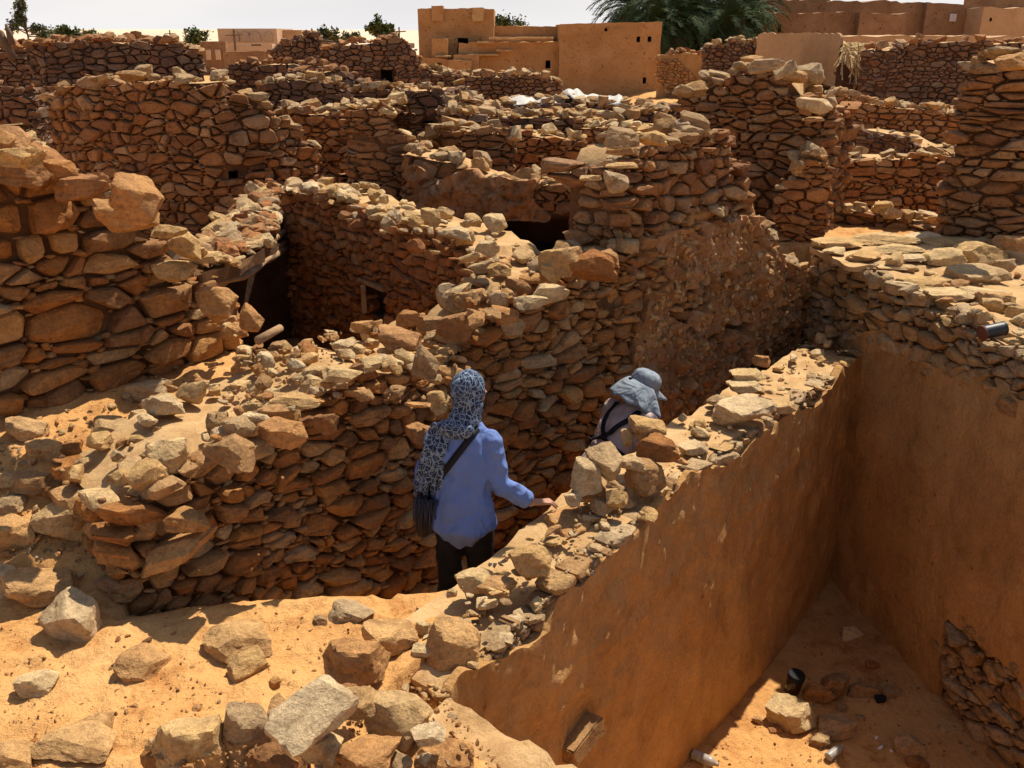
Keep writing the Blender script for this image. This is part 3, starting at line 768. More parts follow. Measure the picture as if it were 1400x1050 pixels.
# terrace on top of the right wall
tp = [(1112, 330), (1180, 357), (1255, 398), (1300, 420), (1400, 470), (1470, 500)]
def crust(name, outline, zf, thick, mat, label=None, cat=None, parent=None, res=.07, amp=.03):
    """a flat broken slab of earth: outline in plan, height function, real thickness"""
    x0 = min(p[0] for p in outline); x1 = max(p[0] for p in outline); y0 = min(p[1] for p in outline); y1 = max(p[1] for p in outline)
    nx, ny = max(2, int((x1 - x0) / res)), max(2, int((y1 - y0) / res))
    keep = [[inpoly(x0 + (i + .5) * (x1 - x0) / nx + .06 * N1(i * .3, j * .3), y0 + (j + .5) * (y1 - y0) / ny + .06 * N1(i * .3, j * .3, 4), outline) for j in range(ny)] for i in range(nx)]
    g = lambda i, j: 0 <= i < nx and 0 <= j < ny and keep[i][j]
    V = []; F = []; key = {}; so_ = smooth_edges(nx, ny, g, 4)
    def vid(i, j, f):
        k = (i, j, f)
        if k in key: return key[k]
        di, dj = so_.get((i, j), (0, 0)); x, y = x0 + (i + di) * (x1 - x0) / nx, y0 + (j + dj) * (y1 - y0) / ny; wv = mn.noise_vector(Vector((x * 5, y * 5, 1))) * res * .5
        z = zf(x, y) + (amp * fbm((x * 2.5, y * 2.5, 1), 4) if f else -thick - .4 * thick * abs(N1(x * 4, y * 4)))
        key[k] = len(V); V.append((x + wv.x, y + wv.y, z)); return key[k]
    for i in range(nx):
        for j in range(ny):
            if not keep[i][j]: continue
            F.append((vid(i, j, 1), vid(i + 1, j, 1), vid(i + 1, j + 1, 1), vid(i, j + 1, 1)))
            F.append((vid(i, j + 1, 0), vid(i + 1, j + 1, 0), vid(i + 1, j, 0), vid(i, j, 0)))
            if not g(i - 1, j): F.append((vid(i, j, 0), vid(i, j, 1), vid(i, j + 1, 1), vid(i, j + 1, 0)))
            if not g(i + 1, j): F.append((vid(i + 1, j, 1), vid(i + 1, j, 0), vid(i + 1, j + 1, 0), vid(i + 1, j + 1, 1)))
            if not g(i, j - 1): F.append((vid(i, j, 0), vid(i + 1, j, 0), vid(i + 1, j, 1), vid(i, j, 1)))
            if not g(i, j + 1): F.append((vid(i, j + 1, 1), vid(i + 1, j + 1, 1), vid(i + 1, j + 1, 0), vid(i, j + 1, 0)))
    o = link(name, mesh(name, V, F, mat, True, 45), None, parent)
    return tag(o, label, cat)
def pl(px, py, z): p = at(px, py, z=z); return (p.x, p.y)
TZ = .83
crust('mud_roof', [pl(*a, TZ) for a in ((1106, 334), (1140, 326), (1240, 320), (1330, 316), (1330, 336), (1262, 341), (1225, 346), (1205, 352), (1192, 360), (1175, 366), (1150, 356))], lambda x, y: TZ + .03 * N1(x * 1.5, y * 1.5), .05, M['mudtop'],
      'flat pale mud roof surface at the far corner of the right-hand wall', 'roof', amp=.03)
def rl(s, off): return (RA[0] + rdir.x * s - rdir.y * off, RA[1] + rdir.y * s + rdir.x * off)
terrace = crust('terrace', [rl(.6, .10), rl(1.2, .08), rl(2.2, .10), rl(3.2, .08), rl(4.2, .1), rl(5, .1), (6.5, 4.2), (7.5, 9.3), (4.6, 9.4), rl(.3, .9)], lambda x, y: .74 + .08 * ss_(7, 9, y), .12, M['mudtop'],
      'sandy rubble terrace behind the right-hand plastered wall', 'terrace', res=.09, amp=.06)

# ------------------------------------------------------------------ middle-distance walls
Dp = wp([(385, 10.3, 258), (440, 9.6, 266), (500, 8.9, 283), (560, 8.2, 304), (610, 7.75, 322), (650, 7.35, 345), (690, 7.0, 372)], -.6)
_dp = Path(Dp, .55); _dh = hole_at(_dp, 514, 412, 50, 40)
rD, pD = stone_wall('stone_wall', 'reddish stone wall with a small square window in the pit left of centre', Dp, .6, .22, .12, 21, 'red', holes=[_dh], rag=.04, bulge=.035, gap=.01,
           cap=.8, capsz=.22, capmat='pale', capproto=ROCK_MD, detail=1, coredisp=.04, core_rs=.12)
ld = _dp.ev((_dh[0] + _dh[1]) / 2)
lint = link('lintel', box_mesh('lintel', (.50, .12, .035), M['grey'], .008, .006, 4), None, rD, (ld[0] + ld[4].x * .0, ld[1] + ld[4].y * .0, _dh[3] + .03)); lint.rotation_euler = (0, 0, math.atan2(-ld[4].x, ld[4].y) + math.pi)
jm = link('jamb', box_mesh('jamb', (.05, .1, _dh[3] - _dh[2]), M['wood'], .006, .004, 5), None, rD)
ld = _dp.ev(_dh[0]); jm.location = (ld[0] + ld[4].x * .03, ld[1] + ld[4].y * .03, (_dh[2] + _dh[3]) / 2)

H = wp([(64, 12.9, 135), (92, 12.5, 112), (180, 12.2, 108), (300, 12, 104), (345, 12.2, 128), (385, 12.5, 163), (412, 12.8, 180), (438, 13.2, 212)], 0)
_hp = Path(H, .55)
stone_wall('stone_wall', 'broad stone wall with a row of big stones on its crest, behind the left wall', H, .6, .28, .155, 22, 'mid', holes=[hole_at(_hp, 272, 226, 12, 16), hole_at(_hp, 318, 240, 12, 10)], rag=.05,
           bulge=.045, cap=.75, capsz=.3, capmat='grey', capproto=ROCK_MD)
stone_wall('stone_wall', 'pale broken wall end at the left edge above the large orange stones', wp([(-60, 8.3, 176), (10, 8.3, 184), (40, 8.5, 196), (62, 8.8, 215)], .4), .7, .34, .13, 23, 'grey', cap=1, capsz=.3, capmat='pale')
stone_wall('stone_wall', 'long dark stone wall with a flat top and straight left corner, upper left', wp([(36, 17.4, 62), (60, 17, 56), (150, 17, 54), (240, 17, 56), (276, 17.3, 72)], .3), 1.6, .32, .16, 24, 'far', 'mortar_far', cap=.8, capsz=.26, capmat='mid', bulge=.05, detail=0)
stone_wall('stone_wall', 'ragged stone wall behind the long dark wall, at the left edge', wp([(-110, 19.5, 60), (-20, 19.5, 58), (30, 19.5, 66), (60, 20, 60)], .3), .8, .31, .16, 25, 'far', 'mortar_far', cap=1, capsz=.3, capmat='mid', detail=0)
stone_wall('stone_wall', 'low stone wall with a level top at the left edge below the ragged wall', wp([(-90, 14.6, 117), (0, 14.6, 117), (42, 14.6, 118)], .1), .6, .29, .155, 26, 'far', 'mortar_far', cap=.6, capsz=.25, capmat='mid', returns=(True, True), detail=0)
stone_wall('stone_wall', 'curved low stone wall in front of the arched building', wp([(285, 20.5, 97), (318, 20, 86), (400, 20, 83), (445, 20.3, 88), (470, 21, 102), (485, 22, 115)], .2), .5, .27, .14, 27, 'far', 'mortar_far', cap=.8, capsz=.3, capmat='mid', detail=0)
stone_wall('stone_wall', 'stone wall stepping down to the right, nearest of the low walls left of centre', wp([(356, 15, 112), (375, 15, 106), (455, 15, 104), (474, 15.3, 122), (486, 15.6, 140), (498, 16, 152)], .1), .6, .28, .14, 28, 'far', 'mortar_far', cap=1, capsz=.26, capmat='grey', detail=0)
stone_wall('stone_wall', 'short stone crest just behind the stepping wall', wp([(392, 17.5, 99), (450, 17.5, 94), (488, 18, 99), (505, 18.5, 112)], .1), .5, .27, .14, 29, 'far', 'mortar_far', cap=1, capsz=.3, capmat='mid', detail=0)
stone_wall('stone_wall', 'low broken wall between the broad wall and the stone stub', wp([(372, 14, 150), (430, 13.7, 148), (470, 13.5, 152)], 0), .7, .28, .15, 30, 'mid', cap=1.2, capsz=.27, capmat='grey', detail=0)
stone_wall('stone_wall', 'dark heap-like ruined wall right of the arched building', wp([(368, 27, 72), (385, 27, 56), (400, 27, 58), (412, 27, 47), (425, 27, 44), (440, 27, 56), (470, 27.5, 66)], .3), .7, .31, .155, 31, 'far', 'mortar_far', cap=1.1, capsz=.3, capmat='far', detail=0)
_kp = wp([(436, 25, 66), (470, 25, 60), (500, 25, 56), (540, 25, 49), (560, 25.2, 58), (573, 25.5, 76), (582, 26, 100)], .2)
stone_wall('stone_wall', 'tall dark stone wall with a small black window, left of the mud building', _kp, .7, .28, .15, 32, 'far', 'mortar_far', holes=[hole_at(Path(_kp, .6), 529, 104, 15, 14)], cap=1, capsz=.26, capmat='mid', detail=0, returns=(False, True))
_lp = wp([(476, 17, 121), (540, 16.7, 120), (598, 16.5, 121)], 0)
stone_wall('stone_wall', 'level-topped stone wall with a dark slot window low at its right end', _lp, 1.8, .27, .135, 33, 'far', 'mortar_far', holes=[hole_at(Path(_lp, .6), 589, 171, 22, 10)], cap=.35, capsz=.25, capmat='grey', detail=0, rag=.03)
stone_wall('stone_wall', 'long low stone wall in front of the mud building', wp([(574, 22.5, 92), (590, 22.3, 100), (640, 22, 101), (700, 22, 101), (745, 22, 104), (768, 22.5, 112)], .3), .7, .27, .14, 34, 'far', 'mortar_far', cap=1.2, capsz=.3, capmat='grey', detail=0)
stone_wall('stone_wall', 'low collapsed wall in front of the white sheet', wp([(640, 17.5, 143), (700, 17.4, 143), (790, 17.4, 139), (850, 17.6, 141), (905, 17.8, 150)], .8), .8, .32, .14, 35, 'far', 'mortar_far', cap=1, capsz=.28, capmat='grey', detail=0)
stone_wall('stone_wall', 'low rubble wall running right towards the tall ruined stub', wp([(600, 15.2, 152), (700, 15, 156), (800, 14.9, 157), (860, 15, 158), (935, 15.3, 146)], .6), .8, .32, .14, 36, 'far', 'mortar_far', cap=1.3, capsz=.26, capmat='grey', detail=0)
stone_wall('stone_wall', 'ragged low wall with thin courses beside the slot window', wp([(608, 16, 140), (640, 15.8, 134), (665, 15.9, 142), (690, 16, 152)], .2), .8, .34, .11, 37, 'mid', cap=1.3, capsz=.3, capmat='grey', detail=0)
stone_wall('stone_wall', 'narrow low wall of pale stones in front of the tall ruined stub', wp([(785, 13.6, 170), (840, 13.4, 172), (900, 13.3, 176), (935, 13.2, 176)], .3), .6, .27, .135, 38, 'mid', cap=1, capsz=.26, capmat='pale', detail=0)
stone_wall('stone_wall', 'red-brown stone wall under a sandy crest, centre of the ruins', wp([(694, 12.8, 178), (740, 12.8, 180), (790, 12.8, 186), (822, 13, 200), (850, 13.3, 215)], .0), .6, .24, .12, 39, 'red', cap=.6, capsz=.25, capmat='pale', detail=0, bulge=.03)
stone_wall('stone_wall', 'broken brown wall with a long flat slab on top, centre of the ruins', wp([(580, 12.3, 192), (606, 12.2, 176), (640, 12, 174), (690, 12, 176), (703, 12.1, 186)], -.3), .7, .30, .15, 40, 'mid', cap=.6, capsz=.3, capmat='grey', detail=1)
stone_wall('stone_wall', 'short thick stump of wall left of centre, layered with flat stones', wp([(470, 11.5, 148), (485, 11.3, 141), (520, 11.2, 143), (540, 11.2, 160), (560, 11.3, 188), (572, 11.6, 215)], -.3), .9, .40, .14, 41, 'mid', cap=1.2, capsz=.26, capmat='pale', capproto=ROCK_MD, detail=1, slabs=.6)
_op = wp([(548, 10.9, 205), (580, 10.8, 215), (610, 10.7, 222), (650, 10.6, 236), (700, 10.4, 246), (760, 10.3, 250), (800, 10.2, 250), (838, 10.1, 246), (870, 10, 240)], -.7)
_oh = hole_at(Path(_op, .6), 715, 322, 120, 50)
rO, pO = stone_wall('stone_wall', 'half collapsed wall above a dark low hollow, mud hanging over its mouth', _op, .7, .32, .15, 42, 'mid', holes=[_oh], cap=1.2, capsz=.28, capmat='grey', capproto=ROCK_MD, detail=1, rag=.08)
_ohs = hole_at(pO, 640, 280, 10, 10)[0]
plaster_sheet('hanging_mud', pO, M['plaster2'], rO, lambda q, z: hole_at_cache(q, z), .05, .05, lambda q, z: .10 * fbm((q * 4, z * 4, 2), 4) + .05) if False else None
def o_mud(q, z):
    return abs(q - _oh[0] + .1) < .75 + .4 * N1(z * 3, 1) and _oh[3] - .05 + .1 * N1(q * 5, 4) < z < _oh[3] + .42 + .2 * N1(q * 3, 1)
plaster_sheet('hanging_mud', pO, M['plaster2'], rO, o_mud, .09, .035, lambda q, z: .10 * fbm((q * 4, z * 5, 2), 4) + .08 * fbm((q * 13, z * 13, 2), 3))
# tall stubs
_fp = wp([(926, 11, 140), (945, 10.9, 124), (968, 10.8, 112), (985, 10.8, 104), (1000, 10.7, 96), (1030, 10.6, 86), (1060, 10.6, 88), (1078, 10.5, 104), (1096, 10.4, 124), (1112, 10.4, 138), (1136, 10.3, 142)], -.5)
stone_wall('stone_wall', 'tall ruined wall stub of coarse stones with a pointed top, right of centre', _fp, .8, .32, .16, 43, 'mid', cap=1.0, capsz=.42, capmat='grey', capproto=ROCK_MD, detail=2, rag=.06, bulge=.06, slabs=.5)
stone_wall('stone_wall', 'narrow broken pier of mud and stones below the tall stub', wp([(1062, 9.9, 262), (1080, 9.8, 250), (1108, 9.7, 215), (1128, 9.7, 218), (1136, 9.8, 240)], -.4), .5, .26, .13, 44, 'red', cap=1.5, capsz=.24, capmat='grey', capproto=ROCK_MD, detail=1, rag=.1)
stone_wall('stone_wall', 'tall leaning stack of flat stones at the right edge', wp([(1294, 9.75, 292), (1300, 9.7, 225), (1312, 9.6, 140), (1324, 9.5, 92), (1345, 9.4, 76), (1375, 9.3, 82), (1460, 9.1, 60)], .7), .8, .36, .12, 45, 'mid', cap=.9, capsz=.3, capmat='grey', capproto=ROCK_MD, detail=2, rag=.03, bulge=.055, slabs=.6, gap=.014)
stone_wall('stone_wall', 'stone wall with a pale level crest between the tall stub and the right-hand stack', wp([(1126, 12.6, 208), (1180, 12.6, 214), (1250, 12.6, 213), (1330, 12.4, 209)], .4), .7, .29, .14, 46, 'mid', cap=.9, capsz=.26, capmat='grey', detail=1, slabs=.7)
stone_wall('stone_wall', 'knee-high sunlit wall sloping down behind the flat mud roof', wp([(1122, 10.9, 282), (1160, 10.8, 284), (1200, 10.6, 290), (1250, 10.3, 300), (1292, 10, 308)], .5), .45, .27, .135, 47, 'mid', cap=1.3, capsz=.26, capmat='pale', detail=1)
stone_wall('stone_wall', 'curved wall with a smooth mud-covered rim, right of the tall stub', wp([(1132, 16.3, 174), (1180, 15.8, 174), (1225, 15.2, 182), (1262, 14.4, 197), (1325, 14.3, 198)], .5), .45, .28, .12, 48, 'far', 'mudtop', cap=.15, capsz=.2, capmat='pale', detail=0, rag=.02, coredisp=.03)
stone_wall('stone_wall', 'tumbled wall of small stones below the thatched doorway', wp([(1128, 19, 130), (1150, 19, 128), (1200, 18.8, 136), (1240, 18.6, 146), (1290, 18.4, 150), (1325, 18.4, 146)], .5), .7, .32, .15, 49, 'mid', cap=1.3, capsz=.27, capmat='grey', detail=0, rag=.1)
# ruined house with thatch and dark doorway
stone_wall('stone_wall', 'stone wall of the ruined house right of the thatched doorway', wp([(1217, 21.6, 66), (1245, 22, 58), (1300, 22, 55), (1400, 21.8, 55), (1470, 21.6, 55)], .5), .7, .28, .135, 50, 'far', 'mortar_far', cap=.5, capsz=.3, capmat='mid', detail=0)
_sp = wp([(1036, 25.5, 54), (1060, 25.3, 52), (1100, 25, 49), (1140, 24.8, 48), (1152, 24.6, 62)], .5)
rS, pS = stone_wall('stone_wall', 'stone wall with pale plaster on its upper half, left of the thatched doorway', _sp, .6, .27, .135, 51, 'far', 'mortar_far', cap=.2, capsz=.2, capmat='grey', detail=0)
plaster_sheet('plaster', pS, M['mudp'], rS, lambda q, z: z > pS.p[0][2] - .62 - .15 * N1(q * 1.5, 2) - (.5 if q > pS.S * .82 else 0) or z > 99, .10, .08, lambda q, z: .02 * N1(q * 2, z * 2))
_tp = wp([(1148, 24.2, 66), (1190, 24, 66), (1226, 23.8, 66)], .4); _th = hole_at(Path(_tp, .6), 1204, 112, 30, 55)
hs_root = empty('ruined_house', (0, 0, 0), 'ruined house front with a dark doorway under a sagging thatch roof', 'house')
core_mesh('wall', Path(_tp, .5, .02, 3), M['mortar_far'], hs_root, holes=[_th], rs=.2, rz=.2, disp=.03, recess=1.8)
tb = Bag(); rg = random.Random(77)
for k in range(1500):
    px = rg.uniform(1152, 1246); d = rg.uniform(22.4, 24.3); p = at(px, 66 + 8 * math.sin((px - 1152) / 94 * 3.14) * (d < 23.2), d=d); p.z += rg.uniform(-.1, .12)
    if d < 22.9: p.z -= rg.uniform(0, .35) * (1 if 1175 < px < 1235 else .4)
    a = rg.uniform(-.9, .9); l = rg.uniform(.2, .5); dv = Vector((math.sin(a) * l, -math.cos(a) * l, rg.uniform(-.35, .12) * (2 if d < 22.9 else .6) * l * 2)); wv = Vector((.012, 0, .006))
    tb.add([tuple(p - wv), tuple(p + wv), tuple(p + dv + wv), tuple(p + dv - wv)], [(0, 1, 2, 3)])
M['straw'] = plain_mat('straw', (.50, .34, .16), .9)
tb.build('thatch', M['straw'], hs_root)
a, b = at(1150, 70, d=24.3), at(1248, 70, d=22.5)
crust('roof_earth', [(a.x, b.y), (b.x, b.y), (b.x, a.y), (a.x, a.y)], lambda x, y: a.z - .03, .12, M['mudtop'], parent=hs_root, res=.15, amp=.08)
# brushwood wall between palms and the house
stone_wall('mud_wall', 'orange mud wall with a crumbling top, between the mud building and the tall stub', wp([(903, 31, 74), (925, 31, 70), (960, 30.5, 71), (1000, 30, 70), (1045, 29, 66)], .4), .6, .28, .15, 52, 'orange', 'plaster', cap=.9, capsz=.3, capmat='mid', detail=0, mask=lambda q, z: N1(q * .7, z * .9) > .1, cat='wall')
stone_wall('stone_wall', 'rough stone wall under the palms, right of centre', wp([(962, 27, 62), (1000, 26.6, 56), (1040, 26, 54)], .4), .6, .28, .15, 53, 'far', 'mortar_far', cap=1, capsz=.3, capmat='grey', detail=0)

# ------------------------------------------------------------------ far buildings
def block(name, parent, px0, px1, pyt, d, depth, zb, mat, holes=(), res=.14, disp=.025, rag=.05, seed=1, recess=.7):
    a, b = at(px0, pyt if not hasattr(pyt, '__len__') else pyt[0], d=d), at(px1, pyt if not hasattr(pyt, '__len__') else pyt[1], d=d)
    pth = Path([(a.x, d, a.z, zb), (lerp(a.x, b.x, .5), d, lerp(a.z, b.z, .5), zb), (b.x, d, b.z, zb)], depth, rag, seed)
    hh = [hole_at(pth, *h) for h in holes]
    return core_mesh(name, pth, mat, parent, hh, rs=res, rz=res, disp=disp, dsc=2.2, tres=.5, recess=recess), pth
mb = empty('mud_building', (2, 35, .5), 'large ochre mud building with a taller square tower at its left end', 'building'); mb.location = (0, 0, 0)
block('tower', mb, 571, 675, (13, 11), 35.6, 3.0, .4, M['mud'], holes=[(633, 66, 13, 24)], seed=2, recess=1.2)
block('turret', mb, 590, 605, (8, 8), 35.45, .6, 3.2, M['mud'], seed=3, rag=.01)
block('roof_kerb', mb, 646, 661, (10, 10), 35.4, .5, 3.2, M['mudtop'], seed=3, rag=.01)
block('middle_wall', mb, 673, 768, (35, 37), 36.4, 1.2, .4, M['mud'], seed=4)
block('upper_ledge', mb, 676, 756, (50, 50), 35.8, .55, .4, M['mud'], seed=5, rag=.01)
block('main_block', mb, 765, 905, (33, 29.5), 34.6, 3.5, .3, M['mud'], holes=[(873, 54, 4, 7), (888, 54, 4, 6), (881, 110, 4, 7), (749, 88, 1, 1), (828, 41, 4, 4)], seed=6, rag=.02)
block('front_wall', mb, 640, 767, (58, 57), 35.0, .7, .3, M['mud'], holes=[(749, 88, 6, 9), (723, 55.5, 0.1, .1)], seed=7)
block('stair_wall', mb, 627, 672, (59, 61), 35.0, .4, .3, M['mud'], seed=8, rag=.02)
block('stair_step', mb, 620, 655, (75, 75), 34.7, .3, .3, M['mud'], seed=9, rag=.01)
block('stair_step', mb, 612, 645, (82, 83), 34.45, .25, .3, M['mud'], holes=[(647, 97, 3, 6)], seed=10, rag=.01)
block('curved_parapet', mb, 590, 612, (53, 53), 34.9, .35, .3, M['mud'], seed=11, rag=.02)
block('low_front', mb, 574, 640, (78, 86), 34.8, .2, .3, M['mud'], holes=[(601, 88, 6, 3)], seed=12)
for px, py, wpx in ((690, 53, 40), (730, 52, 50), (664, 58, 22), (690, 69, 22), (660, 75, 40), (606, 77, 20)):
    p = at(px, py, d=34.85); l = link('ledge', box_mesh('ledge', (wpx / FPX * 35, .28, .06), M['mudtop'], .02, .01, int(px)), None, mb, p)
lb = empty('far_mud_building', (0, 0, 0), 'long brown mud building along the top right, small pale sheet on its wall', 'building')
block('left_block', lb, 1036, 1180, (18, 17), 42, 2, .4, M['mud2'], holes=[(1066, 39, 4, 9)], seed=21, res=.25)
block('long_wall', lb, 1040, 1272, (1, 2), 46, 4, .4, M['mud2'], seed=22, res=.25, rag=.12)
block('long_wall', lb, 1268, 1350, (3, 8), 45.6, 4, .4, M['mud2'], seed=23, res=.25, rag=.06)
block('right_block', lb, 1345, 1460, (10, 12), 44, 4, .4, M['mudp'], holes=[(1354, 27, 3, 4)], seed=24, res=.25)
block('stone_front', lb, 1176, 1240, (17, 19), 41.5, 1.5, .4, M['mud2'], seed=25, res=.25)
block('upper_block', lb, 1372, 1480, (-8, -8), 47, 4, .4, M['mud2'], seed=26, res=.25)
block('tower', lb, 1050, 1135, (-4, -3), 48, 3, .4, M['mud2'], holes=[(1076, 4, 5, 8)], seed=27, res=.25)
block('low_terrace', lb, 1150, 1440, (49, 50), 33, 4, .4, M['mudp'], seed=28, res=.3)
p = at(1303, 24, d=45.5); tag(link('pale_sheet', box_mesh('pale_sheet', (.30, .03, .32), plain_mat('pale_sheet', (.6, .55, .55)), .005, 0), None, None, p), 'small pale rectangular sheet fixed to the long brown building', 'sheet')
ab = empty('arched_building', (0, 0, 0), 'pale tan flat-roofed building with blind arches, far left background', 'building')
M['tan'] = earth_mat('tan_render', (.50, .34, .22), (.58, .41, .27), (.63, .46, .31), .3, .3)
M['tan_dark'] = earth_mat('tan_recess_shade', (.40, .28, .19), (.46, .33, .22), (.5, .37, .25), .3, .3)  # darker copy of the tan; recess shade painted on solid arch plates
block('body', ab, 297, 378, (39, 39), 80, 6, 0, M['tan'], seed=31, res=.8, disp=.0, rag=0)
block('side_wing', ab, 377, 412, (41, 41), 82, 6, 0, M['mudp'], seed=32, res=.8, disp=.0, rag=0)
block('forecourt', ab, 312, 372, (60, 60), 77, 1, 0, M['tan'], holes=[(350, 61.5, 12, 1.5)], seed=33, res=.8, disp=0, rag=0)
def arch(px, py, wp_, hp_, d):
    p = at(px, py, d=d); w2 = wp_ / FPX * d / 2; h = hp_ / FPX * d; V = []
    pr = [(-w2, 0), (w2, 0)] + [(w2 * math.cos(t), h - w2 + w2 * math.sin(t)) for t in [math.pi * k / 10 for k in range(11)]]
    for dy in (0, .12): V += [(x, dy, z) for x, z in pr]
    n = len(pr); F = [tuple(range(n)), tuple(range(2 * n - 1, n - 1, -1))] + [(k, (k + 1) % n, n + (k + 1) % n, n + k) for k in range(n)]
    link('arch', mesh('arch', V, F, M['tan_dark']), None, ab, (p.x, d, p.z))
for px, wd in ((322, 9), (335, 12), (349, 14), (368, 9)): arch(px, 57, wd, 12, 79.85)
fw = empty('far_wall', (0, 0, 0), 'low brown wall with two pale doorways in front of the arched building', 'wall')
block('wall', fw, 272, 308, (57, 56), 60, .5, 0, M['mud2'], seed=34, res=.6, rag=.1)
for px in (285, 298):
    p = at(px, 75, d=59.6); link('pale_door', box_mesh('pale_door', (.28, .06, .55), M['tan'], .01, 0), None, fw, p)
block('side_wall', fw, 305, 400, (72, 70), 55, .5, 0, M['mud2'], seed=35, res=.6, rag=.1)
# ------------------------------------------------------------------ plants
M['leaf'] = plain_mat('acacia_leaf', (.10, .13, .045), .7); M['leaf2'] = plain_mat('grey_green_leaf', (.13, .15, .08), .7)
M['palm'] = plain_mat('palm_leaf', (.065, .10, .038), .7, spec=.1); M['palm_dry'] = plain_mat('dry_palm_leaf', (.26, .19, .10), .8); M['bark'] = plain_mat('bark', (.16, .10, .06), .9, bump=(30, .6, .03))
def tube(V, F, pts, rad, n=6):
    b = len(V)
    for k, p in enumerate(pts):
        d = (Vector(pts[min(k + 1, len(pts) - 1)]) - Vector(pts[max(0, k - 1)])).normalized()
        u = d.cross(Vector((.31, .95, .05))).normalized(); v = d.cross(u)
        for j in range(n):
            a = 2 * math.pi * j / n; V.append(tuple(Vector(p) + (u * math.cos(a) + v * math.sin(a)) * rad[k]))
    for k in range(len(pts) - 1):
        for j in range(n): F.append((b + k * n + j, b + k * n + (j + 1) % n, b + (k + 1) * n + (j + 1) % n, b + (k + 1) * n + j))
    F.append(tuple(range(b + n - 1, b - 1, -1))); F.append(tuple(range(b + (len(pts) - 1) * n, b + len(pts) * n)))
def bush(name, label, loc, hgt, wid, mat, seed, leaf=.1, n=1400, trunk=True, cat='tree', open_=.0, group=None, twiggy=False, vis=.6):
    rg = random.Random(seed); root = empty(name, loc, label, cat, group)
    V = []; F = []; LV = []; LF = []; nb = 16 if twiggy else 11
    tips = []
    tube(V, F, [(0, 0, -.3), (.02 * wid, 0, hgt * .3), (0, 0, hgt * (1 - .6 * vis))], [.05 * wid, .04 * wid, .02 * wid])
    for k in range(nb):
        a = rg.uniform(0, 6.28); rr = wid * .5 * math.sqrt(rg.random()); zz = hgt * (1 - vis * rg.uniform(.02, 1)) * (1 - .3 * vis * (rr / (wid * .5)) ** 2)
        if twiggy: rr *= .25 + 1.0 * (1 - zz / hgt) / vis
        st = (0, 0, min(zz, hgt * (1 - vis) + .3 * vis * hgt * rg.random())); tip = (rr * math.cos(a), rr * math.sin(a), zz)
        mid = tuple(lerp(st[i], tip[i], .5) + rg.uniform(-.06, .06) * wid for i in range(3))
        tube(V, F, [st, mid, tip], [.022 * wid, .012 * wid, .004 * wid], 5); tips.append((mid, tip))
    per = n // nb
    for mid, tip in tips:
        cl = wid * (.10 if twiggy else .17)
        for k in range(per):
            t = rg.uniform(.3 if twiggy else .6, 1.1); c = Vector([lerp(mid[i], tip[i], t) for i in range(3)]) + Vector((rg.gauss(0, 1), rg.gauss(0, 1), rg.gauss(0, .7))) * cl * .6
            if c.z < 0: c.z = rg.uniform(0, .3) * hgt
            d = Vector((rg.gauss(0, 1), rg.gauss(0, 1), rg.gauss(0, 1))).normalized(); u = d.cross(Vector((.2, .3, .9))).normalized() * leaf * .35
            d = d * leaf * rg.uniform(.6, 1.2); b = len(LV)
            LV += [tuple(c), tuple(c + d * .5 + u), tuple(c + d), tuple(c + d * .5 - u)]; LF.append((b, b + 1, b + 2, b + 3))
    link('trunk', mesh('trunk', V, F, M['bark'], True), None, root); link('crown', mesh('crown', LV, LF, mat), None, root); return root
def px_tree(px, pyb, pyt, wpx, d, *a, name='tree', label='', **k):
    b = at(px, pyb, d=d); t = at(px, pyt, d=d); zb = ground_z(b.x, d, False)
    return bush(name, label, (b.x, d, zb), t.z - zb, wpx / FPX * d, *a, vis=min(.95, (t.z - b.z) / (t.z - zb)), **k)
px_tree(38, 50, -6, 42, 24, M['leaf2'], 1, name='tree', label='thin twiggy grey-green tree above the wall at the far left', leaf=.09, n=1500, twiggy=True)
px_tree(70, 50, 38, 34, 60, M['leaf2'], 2, name='shrub', label='grey-green shrub just right of the twiggy tree on the left skyline', cat='shrub', n=700, leaf=.2)
px_tree(96, 52, 39, 26, 58, M['leaf'], 3, name='shrub', label='spiky green shrub on the left skyline above the long dark wall', cat='shrub', n=600, leaf=.25)
px_tree(126, 52, 41, 20, 62, M['leaf'], 4, name='shrub', label='small round green shrub on the left skyline', cat='shrub', n=500, leaf=.2)
px_tree(271, 56, 39, 28, 75, M['leaf'], 5, name='tree', label='low flat-crowned green tree left of the arched building', n=900, leaf=.3)
px_tree(447, 58, 36, 46, 85, M['leaf2'], 6, name='tree', label='open pale green tree behind the heap-like ruined wall', n=800, leaf=.4, twiggy=True)
px_tree(480, 55, 45, 22, 88, M['leaf'], 12, name='shrub', label='dark small shrub between the pale green tree and the pointed tree', n=400, leaf=.3, cat='shrub')
px_tree(515, 52, 18, 36, 60, M['leaf'], 7, name='tree', label='dark pointed tree behind the wall left of the mud building', n=1600, leaf=.25, twiggy=True)
px_tree(535, 52, 33, 16, 62, M['leaf'], 8, name='tree', label='small dark tree beside the pointed tree', n=500, leaf=.22, twiggy=True)
px_tree(693, 60, 17, 46, 62, M['leaf'], 9, name='tree', label='round bright green tree crown behind the mud building roof', n=2600, leaf=.2)
p = at(150, 50, d=55); bush('shrub', 'dry straw-coloured bush on the left skyline', (p.x, 55, 1.2), 1.6, 1.3, M['straw'], 10, .2, 400, cat='shrub')
